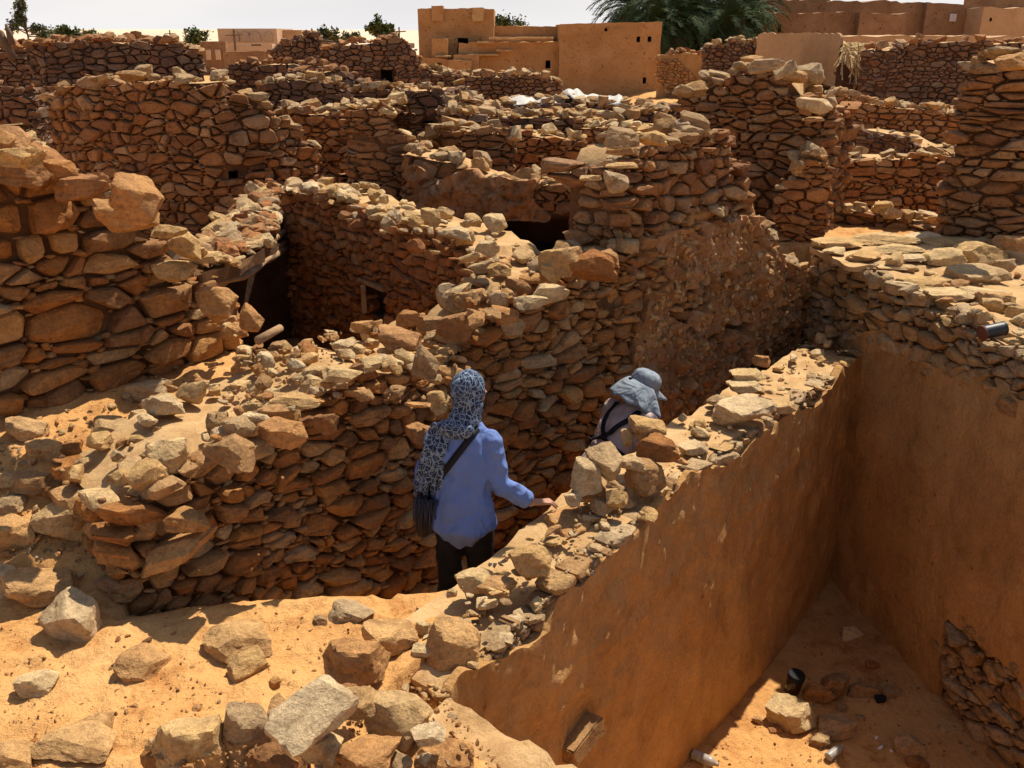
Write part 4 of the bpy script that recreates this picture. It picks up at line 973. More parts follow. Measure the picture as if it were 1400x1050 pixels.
# dead trunk at the far left
V = []; F = []; a, b, c = at(-14, 36, d=16), at(14, 54, d=16), at(10, 42, d=16); c2 = at(15, 52, d=16); c3 = at(8, 33, d=16)
tube(V, F, [tuple(a), tuple(lerp(a, b, .5)), tuple(b + Vector((0, 0, -.3)))], [.04, .06, .07]); tube(V, F, [tuple(c3), tuple(lerp(c3, c2, .6)), tuple(c2 + Vector((0, 0, -.1)))], [.02, .045, .06])
tag(link('dead_branch', mesh('dead_branch', V, F, M['bark'], True)), 'bare grey forked dead branch above the wall at the far left edge', 'branch')
def palm(px, pyc, d, seed, label, spread=2.6):
    rg = random.Random(seed); c = at(px, pyc, d=d); zb = .5; root = empty('date_palm', (c.x, d, zb), label, 'palm tree', 'date palms behind the mud walls')
    h = c.z - zb; V = []; F = []
    tube(V, F, [(0, 0, -.5), (.1, 0, h * .5), (0, 0, h)], [.3, .26, .24], 8); link('trunk', mesh('trunk', V, F, M['bark'], True), None, root)
    for nm, mt, cnt, el in (('frond_crown', M['palm'], 95, (-1.1, 1.35)), ('dry_fronds', M['palm_dry'], 12, (-1.3, -.8))):
        V = []; F = []
        for k in range(cnt):
            a = rg.uniform(0, 6.28); e = rg.uniform(*el); L = spread * rg.uniform(.8, 1.15); P = Vector((0, 0, h)); D = Vector((math.cos(a) * math.cos(e), math.sin(a) * math.cos(e), math.sin(e)))
            seg = 13; pts = []
            for s in range(seg + 1):
                pts.append(P.copy()); P += D * L / seg; D = (D + Vector((0, 0, -.105 - .05 * s / seg))).normalized()
            for s in range(1, seg + 1):
                T = (pts[s] - pts[s - 1]).normalized(); sd = T.cross(Vector((0, 0, 1)))
                if sd.length < .05: sd = Vector((1, 0, 0))
                sd.normalize(); up = sd.cross(T)
                for m_ in (0, .5):
                    for sg in (-1, 1):
                        q = lerp(pts[s - 1], pts[s], m_); l = L * .17 * math.sin(math.pi * min(1, (s + m_) / (seg + 2)) ** .7) + .08
                        t_ = q + (sd * sg * .75 + T * .75 + up * rg.uniform(-.25, .45)).normalized() * l; b = len(V)
                        V += [tuple(q - T * .022), tuple(q + T * .022), tuple(t_)]; F.append((b, b + 1, b + 2))
                b = len(V); V += [tuple(pts[s - 1] - up * .02), tuple(pts[s] - up * .015), tuple(pts[s] + up * .015), tuple(pts[s - 1] + up * .02)]; F.append((b, b + 1, b + 2, b + 3))
        link(nm, mesh(nm, V, F, mt), None, root)
for px, py, d, s, lb, sp in ((862, 8, 44, 1, 'date palm nearest the mud building, fronds reaching left against the sky', 2.2), (905, 2, 41, 2, 'dark date palm just right of the mud building corner', 2.6),
                         (950, -8, 42, 3, 'tall dark date palm in the middle of the palm clump', 2.7), (1000, 0, 41, 4, 'date palm at the right side of the palm clump', 2.5),
                         (925, 30, 40, 5, 'low bushy date palm filling the foot of the palm clump', 2.3), (990, 36, 40, 6, 'low dark date palm above the rough stone wall', 2.2), (895, 38, 39.5, 7, 'lowest dark palm beside the mud building corner', 1.8),
                         (1025, 18, 42, 8, 'rightmost date palm touching the long brown building', 1.8)): palm(px, py, d, s, lb, sp)
def pole(px, pyb, pyt, d, label):
    a, b = at(px, pyb, d=d), at(px, pyt, d=d); V = []; F = []; tube(V, F, [(a.x, d, a.z - 1), (a.x, d, b.z)], [.09, .07], 6)
    tube(V, F, [(a.x - .6, d, b.z - .4), (a.x + .6, d, b.z - .35)], [.05, .05], 4)
    tag(link('utility_pole', mesh('utility_pole', V, F, M['bark'])), label, 'pole')
pole(323, 80, 40, 70, 'dark thin utility pole in front of the arched building'); pole(546, 52, 37, 90, 'thin utility pole left of the mud building'); pole(233, 52, 41, 110, 'tiny distant pole on the left skyline')

# ------------------------------------------------------------------ loose stones
def ray_ground(px, py):
    z = 0.0
    for _ in range(14): p = at(px, py, z=z); z = lerp(z, ground_z(p.x, p.y), .7)
    return at(px, py, z=z)
def rk(px, py, wpx, hf, kind, mat, label, z=None, yaw=0, tilt=0, roll=0, dep=1.0, sd=None, name='rock', sink=.25):
    """one loose rock: centre pixel, width in pixels, height/width"""
    p = ray_ground(px, py + wpx * hf * .35) if z is None else at(px, py, z=z)
    dist = (p - Vector((0, 0, CAMZ))).length; W = wpx / FPX * dist
    pool = {'r': ROCK_HI, 's': SLAB_HI}[kind]; pr = pool[(sd if sd is not None else int(px * 7 + py)) % len(pool)]
    hz = {'r': .60, 's': .38}[kind]
    if z is None: p.z += W * hf * (.5 - sink)
    o = rock_obj(name, pr, M[mat], p, (W / 1.0, W * dep / 1.05, W * hf / hz * .95), (R(tilt), R(roll), R(yaw)))
    return tag(o, label, 'rock')
L = [
 (205, 530, 62, .5, 'r', 'grey', 'brown-grey block lying alone at the top of the sand slope below the left wall', None, 10),
 (38, 586, 56, .5, 'r', 'dusty', 'squarish orange-tan rock near the left edge below the tall wall', None, 5),
 (62, 612, 46, .5, 'r', 'dusty', 'rounded orange rock half in sand at the left, left of its darker twin', None, 0), (90, 615, 50, .5, 'r', 'near', 'rounded brown rock touching the orange one at the left', None, 30),
 (155, 580, 68, .38, 's', 'pale', 'pale striated slab on the rubble slope', None, -8, 8), (222, 566, 40, .5, 'r', 'grey', 'small tan block in the upper rubble slope', None, 20),
 (245, 562, 54, .42, 'r', 'pale', 'pale wedge-shaped stone in the upper rubble slope', None, -20), (195, 570, 34, .5, 'r', 'pale', 'small rounded pale stone between the striated slab and the wedge', None, 60),
 (128, 632, 66, .55, 's', 'pale', 'grey-white tilted boulder in the middle of the rubble slope', None, 30, 12, -18), (168, 612, 44, .6, 'r', 'grey', 'small cracked pinkish boulder beside the grey-white tilted one', None, 0),
 (150, 650, 44, .4, 's', 'grey', 'flat grey piece leaning against the grey-white boulder', None, 60, 10), (48, 658, 62, .36, 'r', 'grey', 'long rock, reddish at one end, at the left of the slope', None, 8),
 (94, 702, 78, .8, 'r', 'pale', 'large upright pale angular rock on the left slope', None, 35, 10), (10, 655, 40, .4, 's', 'pale', 'pale flat rock cut by the left edge on the slope', None, 0),
 (14, 688, 46, .5, 's', 'grey', 'grey flat rock at the left edge below the pale one', None, 0), (18, 722, 56, .5, 'r', 'dusty', 'smooth orange boulder at the left edge', None, 0),
 (306, 536, 36, 1.1, 's', 'pale', 'pale upright flat stone leaning beside the ruined ridge', None, 0, 62), (218, 638, 34, .5, 'r', 'pale', 'small triangular pale stone resting on the slope', None, 10),
 (266, 676, 62, .62, 'r', 'pale', 'pale cream block with a dark left face above the retaining wall', None, -15), (162, 700, 42, .8, 'r', 'grey', 'grey rounded rock at the left end of the retaining wall', None, 10),
 (205, 664, 40, .5, 'r', 'dusty', 'dusty rounded rock with a dip beside the cream block', None, 0), (215, 690, 40, .5, 's', 'pale', 'pale flat stone at the edge of the retaining wall', None, 0),
 (55, 800, 92, .42, 'r', 'dusty', 'long smooth orange boulder in the lower left', None, 18, 0, 0), (102, 838, 86, .72, 's', 'pale', 'large pale angular rock with a rough brown centre in the lower left', None, -30, 15, 12),
 (8, 790, 40, .7, 'r', 'pale', 'pale rock cut by the left edge beside the long orange boulder', None, 0), (53, 930, 54, .42, 'r', 'pale', 'small cream wedge alone on the sand in the lower left', None, 12),
 (188, 905, 66, .42, 'r', 'dusty', 'grey half-buried rock sloping into the sand', None, 60, 25, 0), (318, 868, 86, .34, 'r', 'dusty', 'broad split boulder lying on the open sand', None, 15),
 (340, 905, 62, .5, 's', 'pale', 'pale triangular slab leaning on the split boulder', None, 45, 14, 0), (132, 985, 44, .4, 'r', 'dusty', 'small hooked stone emerging from the sand at the bottom left', None, 20),
 (106, 1012, 84, .22, 's', 'dusty', 'sand-coloured flat stone almost buried at the bottom left', None, -10), (12, 1030, 60, .45, 'r', 'dusty', 'dusty rounded boulder in the bottom left corner', None, 0),
 (480, 832, 66, .35, 's', 'grey', 'flat tan slab at the foot of the retaining wall', None, -12), (437, 845, 20, .5, 'r', 'grey', 'small grey pebble-like stone on the sand near the flat tan slab', None, 0),
 (580, 858, 26, .7, 'r', 'pale', 'little cream stone wedged beside the reddish boulder', None, 0),
]
for t in L: rk(*t)
# on the near wall of the room and its rubble
L = [
 (488, 908, 92, .62, 'r', 'orange', 'smooth rounded orange boulder in front of the bottom rubble', .16, 10), (532, 872, 84, .5, 'r', 'dusty', 'reddish-brown broken boulder behind the smooth orange one', .12, 25),
 (622, 884, 82, .66, 'r', 'dusty', 'reddish boulder at the corner of the parapet wall', .10, -10), (415, 980, 118, .42, 's', 'pale', 'big pale grey slab with ripple lines tilted over the bottom rubble', .36, 25, 24, -14),
 (268, 1026, 100, .75, 'r', 'pale', 'large angular block at the bottom edge left of centre', .12, 30), (226, 1038, 60, .8, 'r', 'near', 'brown block at the bottom edge beside the large angular one', .06, 0),
 (338, 1000, 66, .95, 'r', 'grey', 'dark fractured upright rock left of the big pale slab', .14, 20, 10), (494, 962, 56, .5, 's', 'grey', 'oval grey-tan stone right of the big pale slab', .26, 10, 10),
 (470, 950, 46, .5, 'r', 'near', 'dark brown stone tucked behind the oval one', .2, 50), (545, 978, 96, .6, 'r', 'pale', 'pale pointed mass of rock at the bottom centre', .2, -20), (590, 1004, 44, .4, 's', 'pale', 'small cream flat stone on the bottom rubble', .26, 20),
 (440, 1020, 60, .5, 'r', 'pale', 'white-edged stone under the big pale slab', .24, 0), (500, 1030, 90, .35, 'r', 'orange', 'sandy lump of rock at the bottom centre edge', .2, 0), (610, 1040, 90, .4, 'r', 'orange', 'sandy slope of broken mud at the bottom, right of centre', .1, 0),
 (380, 1040, 80, .7, 'r', 'near', 'dark shaded rock under the big pale slab at the bottom edge', .1, 0),
 # parapet top
 (726, 764, 68, .55, 'r', 'pale', 'grey-white cracked block on the parapet in front of the blue shirt', .26, 15), (788, 712, 98, .30, 's', 'orange', 'broad flat sandy stone under the hand of the person in blue', .11, 38, 0, 0, 1.0),
 (784, 682, 28, .6, 'r', 'pale', 'small pale stone next to the resting hand', .26, 0), (650, 792, 60, .45, 'r', 'pale', 'pale low rock on the parapet beside the dark trousers', .16, 10), (678, 800, 60, .35, 's', 'orange', 'sandy flat rock on the near end of the parapet', .16, -20),
 (664, 824, 34, .35, 's', 'pale', 'thin cream stone at the broken edge of the parapet', .14, 10), (802, 650, 46, .78, 'r', 'pale', 'tan boulder with a cracked face left of the tall cream slab', .36, 0),
 (828, 628, 64, .42, 's', 'pale', 'tall cream slab leaning left, in front of the person in the grey hat', .44, -58, 12, 30), (884, 586, 60, .50, 'r', 'pale', 'smooth cream block right in front of the grey-hatted person', .46, 5),
 (896, 612, 58, .6, 'r', 'near', 'reddish-orange block below the smooth cream one', .40, -25), (858, 596, 22, 1.0, 'r', 'pale', 'small pale stone wedged between cream slab and cream block', .42, 0),
 (860, 632, 40, .5, 'r', 'pale', 'pale stone in the middle of the pile on the parapet', .38, 20), (882, 648, 54, .6, 'r', 'grey', 'grey-tan cornered block at the bottom of the pile on the parapet', .30, 20),
 (845, 682, 30, .6, 's', 'pale', 'small pointed white stone below the pile on the parapet', .26, 0, 50), (822, 690, 30, .5, 'r', 'grey', 'small pinkish stone below the pile on the parapet', .22, 30),
 (806, 674, 60, .3, 's', 'near', 'flat brown stone carrying the tan boulder', .26, 10), (1010, 560, 86, .34, 's', 'pale', 'largest flat pale slab on the parapet wall', .24, 20), (1022, 528, 46, .30, 's', 'pale', 'thin pale slab behind the largest one', .26, 10),
 (1026, 514, 46, .30, 's', 'pale', 'upper thin pale slab, furthest of the three slabs', .30, 0), (1042, 495, 26, .6, 'r', 'orange', 'small orange wedge standing on the far parapet', .22, 0), (985, 548, 36, .4, 's', 'grey', 'small flat stone beside the largest pale slab', .2, -20),
 (1122, 462, 16, .6, 'r', 'pale', 'small round stone near the far end of the parapet', .14, 0), (1135, 452, 18, .6, 'r', 'orange', 'small orange stone at the far end of the parapet', .14, 0),
 (1072, 556, 40, .35, 's', 'pale', 'little flat stone on the parapet edge right of the slabs', .14, 20), (950, 612, 40, .35, 's', 'pale', 'flat stone on the parapet left of the largest slab', .18, 30),
 # crest of the alley wall
 (766, 356, 66, .70, 'r', 'grey', 'big tan boulder on the crest of the alley wall, left of a pair', 1.22, 0), (806, 362, 62, .68, 'r', 'near', 'big brown boulder on the crest of the alley wall, right of a pair', 1.20, 30), (828, 352, 40, .6, 'r', 'orange', 'rounded orange stone behind the big brown boulder', 1.22, 0),
 (752, 372, 26, .9, 'r', 'pale', 'narrow pale stone left of the big tan boulder', 1.15, 0), (724, 412, 50, .4, 's', 'pale', 'flat white stone on the stepped crest of the alley wall', 1.05, 20), (746, 402, 40, .7, 'r', 'pale', 'pale upright block on the stepped crest of the alley wall', 1.08, 10),
 (708, 396, 44, .7, 'r', 'near', 'brown block on the stepped crest of the alley wall', 1.05, 50), (690, 432, 46, .55, 'r', 'orange', 'orange block at the lower left step of the alley wall', .95, 0), (702, 446, 40, .6, 'r', 'near', 'brown-grey block under the orange one on the alley wall', .88, 0),
 (662, 342, 30, .9, 'r', 'pale', 'pale upright pointed stone on the end of the reddish pit wall', 1.25, 0), (622, 318, 46, .4, 'r', 'pale', 'long pale stone on the crest of the reddish pit wall', 1.25, 10), (588, 296, 26, .9, 'r', 'pale', 'squarish pale stone on the crest of the reddish pit wall', 1.3, 0),
 (680, 368, 34, .5, 'r', 'pale', 'pale stone below the pointed one near the alley wall', 1.1, 0),
 # crest of the tall left wall
 (188, 270, 72, .62, 'r', 'orange', 'large pale-orange boulder standing on the crest of the tall left wall', 1.9, -25, 0, 20), (172, 296, 92, .42, 'r', 'orange', 'broad smooth orange boulder under the standing one', 1.72, 8), (106, 256, 62, .5, 'r', 'orange', 'orange boulder with a red top left of the standing boulder', 1.86, 10),
 (28, 240, 70, .5, 'r', 'near', 'reddish boulder on the crest near the left edge', 1.95, 0), (20, 214, 66, .4, 'r', 'pale', 'pale weathered boulder at the left edge of the crest', 2.1, 0), (155, 266, 22, .6, 'r', 'grey', 'small round stone tucked left of the standing boulder', 1.9, 0), (80, 234, 40, .7, 'r', 'near', 'brown angular stone on the crest of the left wall', 1.95, 20),
 (232, 316, 44, .4, 's', 'pale', 'thin pale slab at the right shoulder of the left wall', 1.55, 0), (252, 334, 42, .8, 'r', 'pale', 'white-faced knobbly rock at the right shoulder of the left wall', 1.42, 10), (240, 368, 62, .36, 'r', 'pale', 'long pale stone lower on the right shoulder of the left wall', 1.25, 5),
 (298, 412, 58, .66, 'r', 'orange', 'square orange-topped block beside the dark opening', 1.0, 5), (282, 352, 46, .35, 's', 'pale', 'flat pale stone beside the wooden beams', 1.3, 0),
 # ridge behind the retaining wall
 (342, 438, 40, .8, 'r', 'orange', 'leaning orange rock on the ridge beside the dark opening', .95, 0, 0, 30), (496, 446, 36, .55, 'r', 'orange', 'rounded orange rock on the ridge in front of the window', .9, 0), (556, 436, 34, .7, 'r', 'near', 'red-brown rock on the ridge below the window', 1.0, 0), (586, 442, 38, .5, 'r', 'grey', 'dark-sided grey rock on the ridge right of the window', .95, 20),
 (622, 446, 58, .8, 'r', 'near', 'brown rock filling the corner between the ridge and the alley wall', .93, 20), (640, 410, 46, .7, 'r', 'grey', 'tan rock in the corner where the reddish pit wall meets the alley wall', 1.02, 0),
 (545, 466, 70, .5, 'r', 'orange', 'long buff rock across the top of the retaining wall', .92, -12), (400, 550, 60, .3, 's', 'pale', 'pale blue-grey slab lying on the retaining wall', .86, 6), (345, 556, 30, .7, 'r', 'pale', 'white angular stone at the bend of the ridge', .75, 20), (470, 512, 52, .35, 's', 'pale', 'flat pale stone on top of the retaining wall, centre', .95, 0),
 (340, 510, 46, 1.3, 'r', 'orange', 'tall smooth orange block on the inner face of the ridge', .68, 0), (312, 616, 68, .66, 'r', 'grey', 'big cracked tan boulder sitting on the retaining wall', .78, 0), (384, 590, 62, .5, 'r', 'orange', 'dusty square block on top of the retaining wall', .80, 10), (445, 578, 36, .9, 'r', 'near', 'rounded brown block right of the dusty square one', .82, 0),
 (200, 718, 52, .55, 'r', 'orange', 'rounded tan stone at the front of the retaining wall end', .38, 0), (252, 710, 58, .42, 'r', 'near', 'smooth reddish stone at the front of the retaining wall end', .46, 0), (244, 750, 104, .30, 's', 'orange', 'long thin slab tilted across the end of the retaining wall', .30, 0, 0, -24), (272, 345, 20, .7, 'r', 'pale', 'small pale stone above the wooden beams', 1.35, 0),
 (580, 500, 46, .9, 'r', 'grey', 'tall brown-grey rock leaning at the right end of the retaining wall', .92, 0, 0, 30), (604, 512, 30, .9, 'r', 'orange', 'sunlit orange rock behind the right end of the retaining wall', .85, 0), (574, 592, 40, .6, 'r', 'orange', 'sunlit tan rock on the wall left of the patterned scarf', .50, 0), (600, 548, 36, .8, 'r', 'pale', 'pale rock just left of the patterned headscarf', .74, 0),
 # flat slabs jutting from the high ruin
 (806, 243, 34, .22, 's', 'pale', 'thin flat slab jutting left from the high ruin', 1.92, 0), (850, 226, 52, .14, 's', 'pale', 'long thin slab laid across the end of the high ruin', 1.98, 0), (848, 205, 46, .35, 's', 'grey', 'curved grey stone near the top of the high ruin', 2.1, 0), (890, 188, 46, .4, 'r', 'pale', 'pale rounded stone on top of the high ruin', 2.2, 0), (850, 188, 50, .4, 'r', 'grey', 'green-grey boulder on the top left corner of the high ruin', 2.2, 0), (842, 250, 40, .7, 'r', 'grey', 'square grey block under the thin slab of the high ruin', 1.8, 0),
 (1110, 143, 42, .42, 'r', 'pale', 'smooth log-shaped block on the right shoulder of the tall stub', 2.05, 0), (1112, 163, 32, .2, 's', 'orange', 'flat orange slab under the smooth log-shaped block', 1.9, 0), (1072, 96, 34, .5, 's', 'grey', 'grey slab sliding off the top of the tall stub', 2.4, 0, 0, -25), (1040, 90, 36, .5, 'r', 'grey', 'dark grey top stone of the tall stub', 2.5, 0),
 (1380, 62, 22, .9, 'r', 'pale', 'cream square stone on top of the right-hand stack', 2.75, 0), (1384, 84, 46, .35, 'r', 'orange', 'pinkish flat boulder on the right-hand stack', 2.5, 0),
 # terrace
 (1325, 378, 80, .34, 's', 'pale', 'large pale flat slab lying on the terrace', .80, 5), (1330, 345, 60, .45, 'r', 'pale', 'tall pale block at the back of the terrace', .88, 0), (1372, 362, 30, .6, 'r', 'grey', 'grey stone at the right of the terrace', .85, 0), (1290, 352, 60, .4, 's', 'pale', 'broken pale slab in front of the mud roof', .86, 10), (1385, 335, 50, .4, 'r', 'orange', 'dusty orange rock at the back right of the terrace', .95, 0),
 (1360, 420, 56, .6, 'r', 'orange', 'crumbly orange rock above the dark can', .72, 0), (1392, 430, 30, .6, 'r', 'pale', 'white stone cut by the right edge beside the can', .76, 0),
]
for t in L: rk(*t)
for k, (px, py, w_, yw) in enumerate(((1150, 332, 60, 10), (1205, 326, 70, -5), (1262, 324, 60, 20), (1180, 350, 54, 40), (1225, 340, 50, 0), (1300, 330, 56, 15), (1140, 342, 36, 70), (1215, 364, 60, -15), (1262, 384, 66, 25), (1300, 402, 60, 10), (1245, 352, 44, 0), (1345, 400, 60, -10))):
    o = rk(px, py, w_, .16, 's', 'pale', None, .855 if py < 360 else .79, yw, name='flat_slab'); o['label'] = 'flat pale slab paving the top of the right-hand wall and terrace'; o['category'] = 'stone slab'; o['group'] = 'flat slabs on the terrace'
# floor of the sunken room
for t in [
 (1083, 976, 56, .62, 's', 'pale', 'bright sunlit wedge of stone on the room floor', None, -38, 10, 0), (1142, 992, 54, .5, 's', 'grey', 'round flat shaded stone beside the bright wedge', None, 0), (1141, 932, 38, 1.1, 's', 'grey', 'long narrow shaded stone standing on the room floor', None, 60, 30),
 (1178, 942, 32, .5, 's', 'grey', 'small flat stone right of the long narrow one', None, 0), (1213, 943, 26, .5, 'r', 'grey', 'small rounded stone near the middle of the room floor', None, 0), (1163, 866, 30, .6, 's', 'pale', 'lone triangular pale stone deep in the room', None, 0, 30), (1238, 1016, 36, .8, 'r', 'grey', 'triangular grey stone at the lower right of the room floor', None, 0),
 (1192, 908, 20, .4, 's', 'near', 'faint brown stone in the deep shade of the room', None, 0), (1112, 945, 30, .8, 'r', 'near', 'dark brown rock behind the bright wedge', None, 0), (1175, 980, 12, .5, 'r', 'grey', 'tiny stone by the round flat one', None, 0), (1290, 996, 14, .5, 'r', 'grey', 'tiny stone near the right wall', None, 0), (1035, 982, 14, .7, 'r', 'orange', 'tiny orange lump in the patch of sun', None, 0), (1060, 996, 22, .3, 's', 'orange', 'low crumb of mud in the patch of sun', None, 10), (1120, 1010, 30, .5, 'r', 'near', 'brown clod at the edge of the patch of sun', None, 10),
 (1150, 965, 14, .8, 's', 'grey', 'small upright chip behind the round flat stone', None, 10), (1250, 1040, 26, .4, 'r', 'near', 'brown clod at the bottom of the shaded floor', None, 10)]: rk(*t)

def scatter(name, label, group, region, n, smin, smax, mats, seed, z=None, flat=.5, parent=None, zoff=.2, lo=False):
    """countable loose stones inside a pixel region"""
    rg = random.Random(seed); x0 = min(p[0] for p in region); x1 = max(p[0] for p in region); y0 = min(p[1] for p in region); y1 = max(p[1] for p in region); k = 0; tries = 0
    while k < n and tries < n * 30:
        tries += 1; x, y = rg.uniform(x0, x1), rg.uniform(y0, y1)
        if not inpoly(x, y, region): continue
        p = ray_ground(x, y) if z is None else at(x, y, z=z); s = smin * (smax / smin) ** (rg.random() ** 1.6)
        hz = rg.uniform(.5, .8) if rg.random() < flat else rg.uniform(.8, 1.2)
        o = rock_obj(name, rg.choice(ROCK_LO if lo else ROCK_MD), M[rg.choice(mats)], (p.x, p.y, p.z + s * .3 * zoff), (s, s * rg.uniform(.7, 1), s * hz), (rg.uniform(-.4, .4), rg.uniform(-.4, .4), rg.uniform(0, 6.28)))
        k += 1
        if parent is None: tag(o, label, 'stone', group)
        else: o.parent = parent
scatter('rubble_stone', '', '', [(612, 420), (640, 340), (700, 350), (760, 345), (740, 380), (690, 430), (650, 445)], 60, .07, .22, ['pale', 'grey', 'near', 'orange'], 31, z=1.02, parent=croot)
scatter('rubble_stone', '', '', [(400, 262), (560, 300), (650, 340), (690, 350), (640, 372), (540, 325), (430, 285)], 24, .07, .2, ['pale', 'grey', 'red'], 32, z=1.22, parent=rD)
scatter('rubble_stone', '', '', [(140, 640), (180, 560), (290, 500), (320, 560), (270, 620), (200, 660)], 45, .05, .14, ['pale', 'grey', 'orange'], 33, z=.60, parent=rootB)
SL = [(0, 560), (120, 545), (250, 490), (320, 470), (330, 560), (290, 600), (200, 680), (150, 740), (120, 790), (0, 790)]
scatter('loose_stone', 'loose stone among the rubble on the sand slope at the left', 'loose stones on the left sand slope', SL, 110, .05, .17, ['pale', 'grey', 'orange', 'dusty', 'pale'], 1, flat=.85)
scatter('loose_stone', 'fist-sized stone lying on the open sand in the foreground', 'fist-sized stones on the foreground sand', [(0, 840), (150, 840), (560, 815), (590, 860), (440, 930), (350, 990), (200, 1010), (0, 1050)], 34, .02, .06, ['grey', 'orange', 'near'], 2)
scatter('rubble_stone', 'stone in the loose rubble on top of the retaining wall', 'rubble stones on the retaining wall', [(330, 480), (480, 460), (600, 440), (640, 470), (600, 560), (470, 540), (350, 590), (290, 620), (300, 560)], 65, .07, .20, ['pale', 'grey', 'orange', 'near'], 3, z=.84, parent=rootB)
scatter('rubble_stone', 'stone on the crumbling ridge beside the dark opening', 'ridge stones beside the dark opening', [(300, 430), (340, 440), (370, 470), (480, 450), (590, 425), (600, 450), (470, 480), (360, 500), (330, 500)], 50, .06, .18, ['pale', 'grey', 'orange'], 4, z=.82, parent=rootB)
scatter('rubble_stone', 'stone in the rubble at the bottom edge of the picture', 'rubble stones at the bottom edge', [(200, 1020), (350, 970), (560, 920), (610, 960), (680, 1050), (200, 1050)], 50, .03, .12, ['pale', 'grey', 'orange', 'near'], 5, z=.14, parent=nroot)
scatter('rubble_stone', 'small stone lying on the parapet top', 'small stones on the parapet top', [(610, 810), (700, 750), (860, 650), (1000, 540), (1130, 460), (1160, 480), (1000, 595), (880, 680), (700, 830), (640, 870)], 70, .03, .10, ['pale', 'grey', 'orange'], 6, z=.17, parent=rootP)
scatter('rubble_stone', 'stone strewn over the terrace on the right', 'stones strewn over the terrace', [(1190, 380), (1290, 345), (1400, 320), (1400, 460), (1330, 440), (1240, 400)], 50, .05, .20, ['pale', 'grey', 'orange'], 7, z=.78, parent=terrace)
scatter('loose_stone', 'stone chip on the floor of the sunken room', 'stone chips on the room floor', [(940, 1050), (1050, 960), (1140, 860), (1290, 980), (1390, 1050)], 40, .02, .06, ['grey', 'near'], 8)
scatter('rubble_stone', 'stone in the rubble field between the low walls in the middle distance', 'rubble field stones, middle distance', [(610, 128), (780, 136), (930, 150), (930, 180), (700, 176), (620, 172)], 240, .12, .38, ['grey', 'mid', 'pale', 'mid'], 9, lo=True)
scatter('rubble_stone', 'stone in the tumbled slope around the broken walls at the centre', 'tumbled stones at the centre', [(560, 180), (700, 190), (700, 250), (560, 260)], 90, .10, .32, ['grey', 'mid', 'pale'], 10, z=1.5, lo=True) if False else None

def relabel(groups, wmin):
    import re
    refs = []
    for o in scn.objects:
        if o.get('category') == 'rock':
            nk = re.split(r' (?:of|on|at|in|beside|behind|below|above|lying|half|near|cut|resting|leaning|touching|standing|right|left|across|tilted|under|sitting|from|with|emerging|almost|alone|sloping|wedged)\b', o['label'])[0]
            refs.append((o.location, nk))
    seen = {}
    for o in scn.objects:
        if o.get('group') in groups:
            r = min(refs, key=lambda r: (r[0] - o.location).length); dv = o.location - r[0]
            dr = ('right of' if dv.x > 0 else 'left of') if abs(dv.x) > abs(dv.y) else ('behind' if dv.y > 0 else 'in front of')
            s_ = o.scale.x; szn = 'tiny' if s_ < wmin else 'small' if s_ < wmin * 1.8 else 'fair-sized'
            tn = {'pale': 'pale', 'grey': 'tan', 'orange': 'orange', 'near': 'brown', 'dusty': 'sandy'}[o.data.materials[0].name.split('_')[-1]]
            shp = 'flat' if o.scale.z < o.scale.x * .8 else 'chunky'
            seen.setdefault(' '.join(f"{szn} {shp} {tn} stone {dr} the {r[1]}".split()[:16]), []).append(o)
    for k, v in seen.items():
        for o in v: o['label'] = k
relabel({'loose stones on the left sand slope'}, .08); relabel({'fist-sized stones on the foreground sand'}, .03)

# small gravel, uncountable
def gravel(name, label, region, n, s0, s1, mat, seed, z=None):
    rg = random.Random(seed); b = Bag(); x0 = min(p[0] for p in region); x1 = max(p[0] for p in region); y0 = min(p[1] for p in region); y1 = max(p[1] for p in region)
    for _ in range(n):
        x, y = rg.uniform(x0, x1), rg.uniform(y0, y1)
        if not inpoly(x, y, region) or N1(x * .012, y * .02, seed) < -.15: continue
        p = ray_ground(x, y) if z is None else at(x, y, z=z); s = lerp(s0, s1, rg.random() ** 3)
        b.rock(ROCK_LO[rg.randrange(16)], (p.x, p.y, p.z + s * .1), s, (rg.uniform(0, 3), rg.uniform(0, 3), rg.uniform(0, 6)))
    o = b.build(name, M[mat + '_s']); o['label'] = label; pass
gravel('gravel', 'scattered grit and crumbs of stone on the foreground sand', [(0, 830), (150, 830), (300, 830), (600, 825), (600, 860), (440, 950), (350, 1050), (0, 1050)], 1100, .005, .022, 'orange', 21)
gravel('gravel', 'stone crumbs on the rubble slope at the left', SL, 1500, .012, .05, 'grey', 22)
gravel('gravel', 'crumbs of mud and stone along the parapet top', [(610, 810), (700, 750), (860, 650), (1000, 540), (1130, 460), (1165, 480), (1000, 600), (880, 690), (700, 845), (640, 880)], 1300, .01, .035, 'pale', 23, .165)
gravel('gravel', 'mud crumbs on top of the retaining wall', [(330, 480), (600, 430), (640, 470), (600, 560), (470, 540), (350, 590), (250, 640)], 1000, .012, .045, 'orange', 24, .84)
gravel('gravel', 'debris over the sunken room floor', [(930, 1050), (1050, 940), (1140, 840), (1290, 960), (1400, 1050)], 900, .008, .03, 'near', 25)
gravel('gravel', 'crumbs over the bottom rubble', [(200, 1020), (350, 970), (560, 920), (610, 960), (690, 1050), (200, 1050)], 900, .01, .035, 'orange', 26, .15)

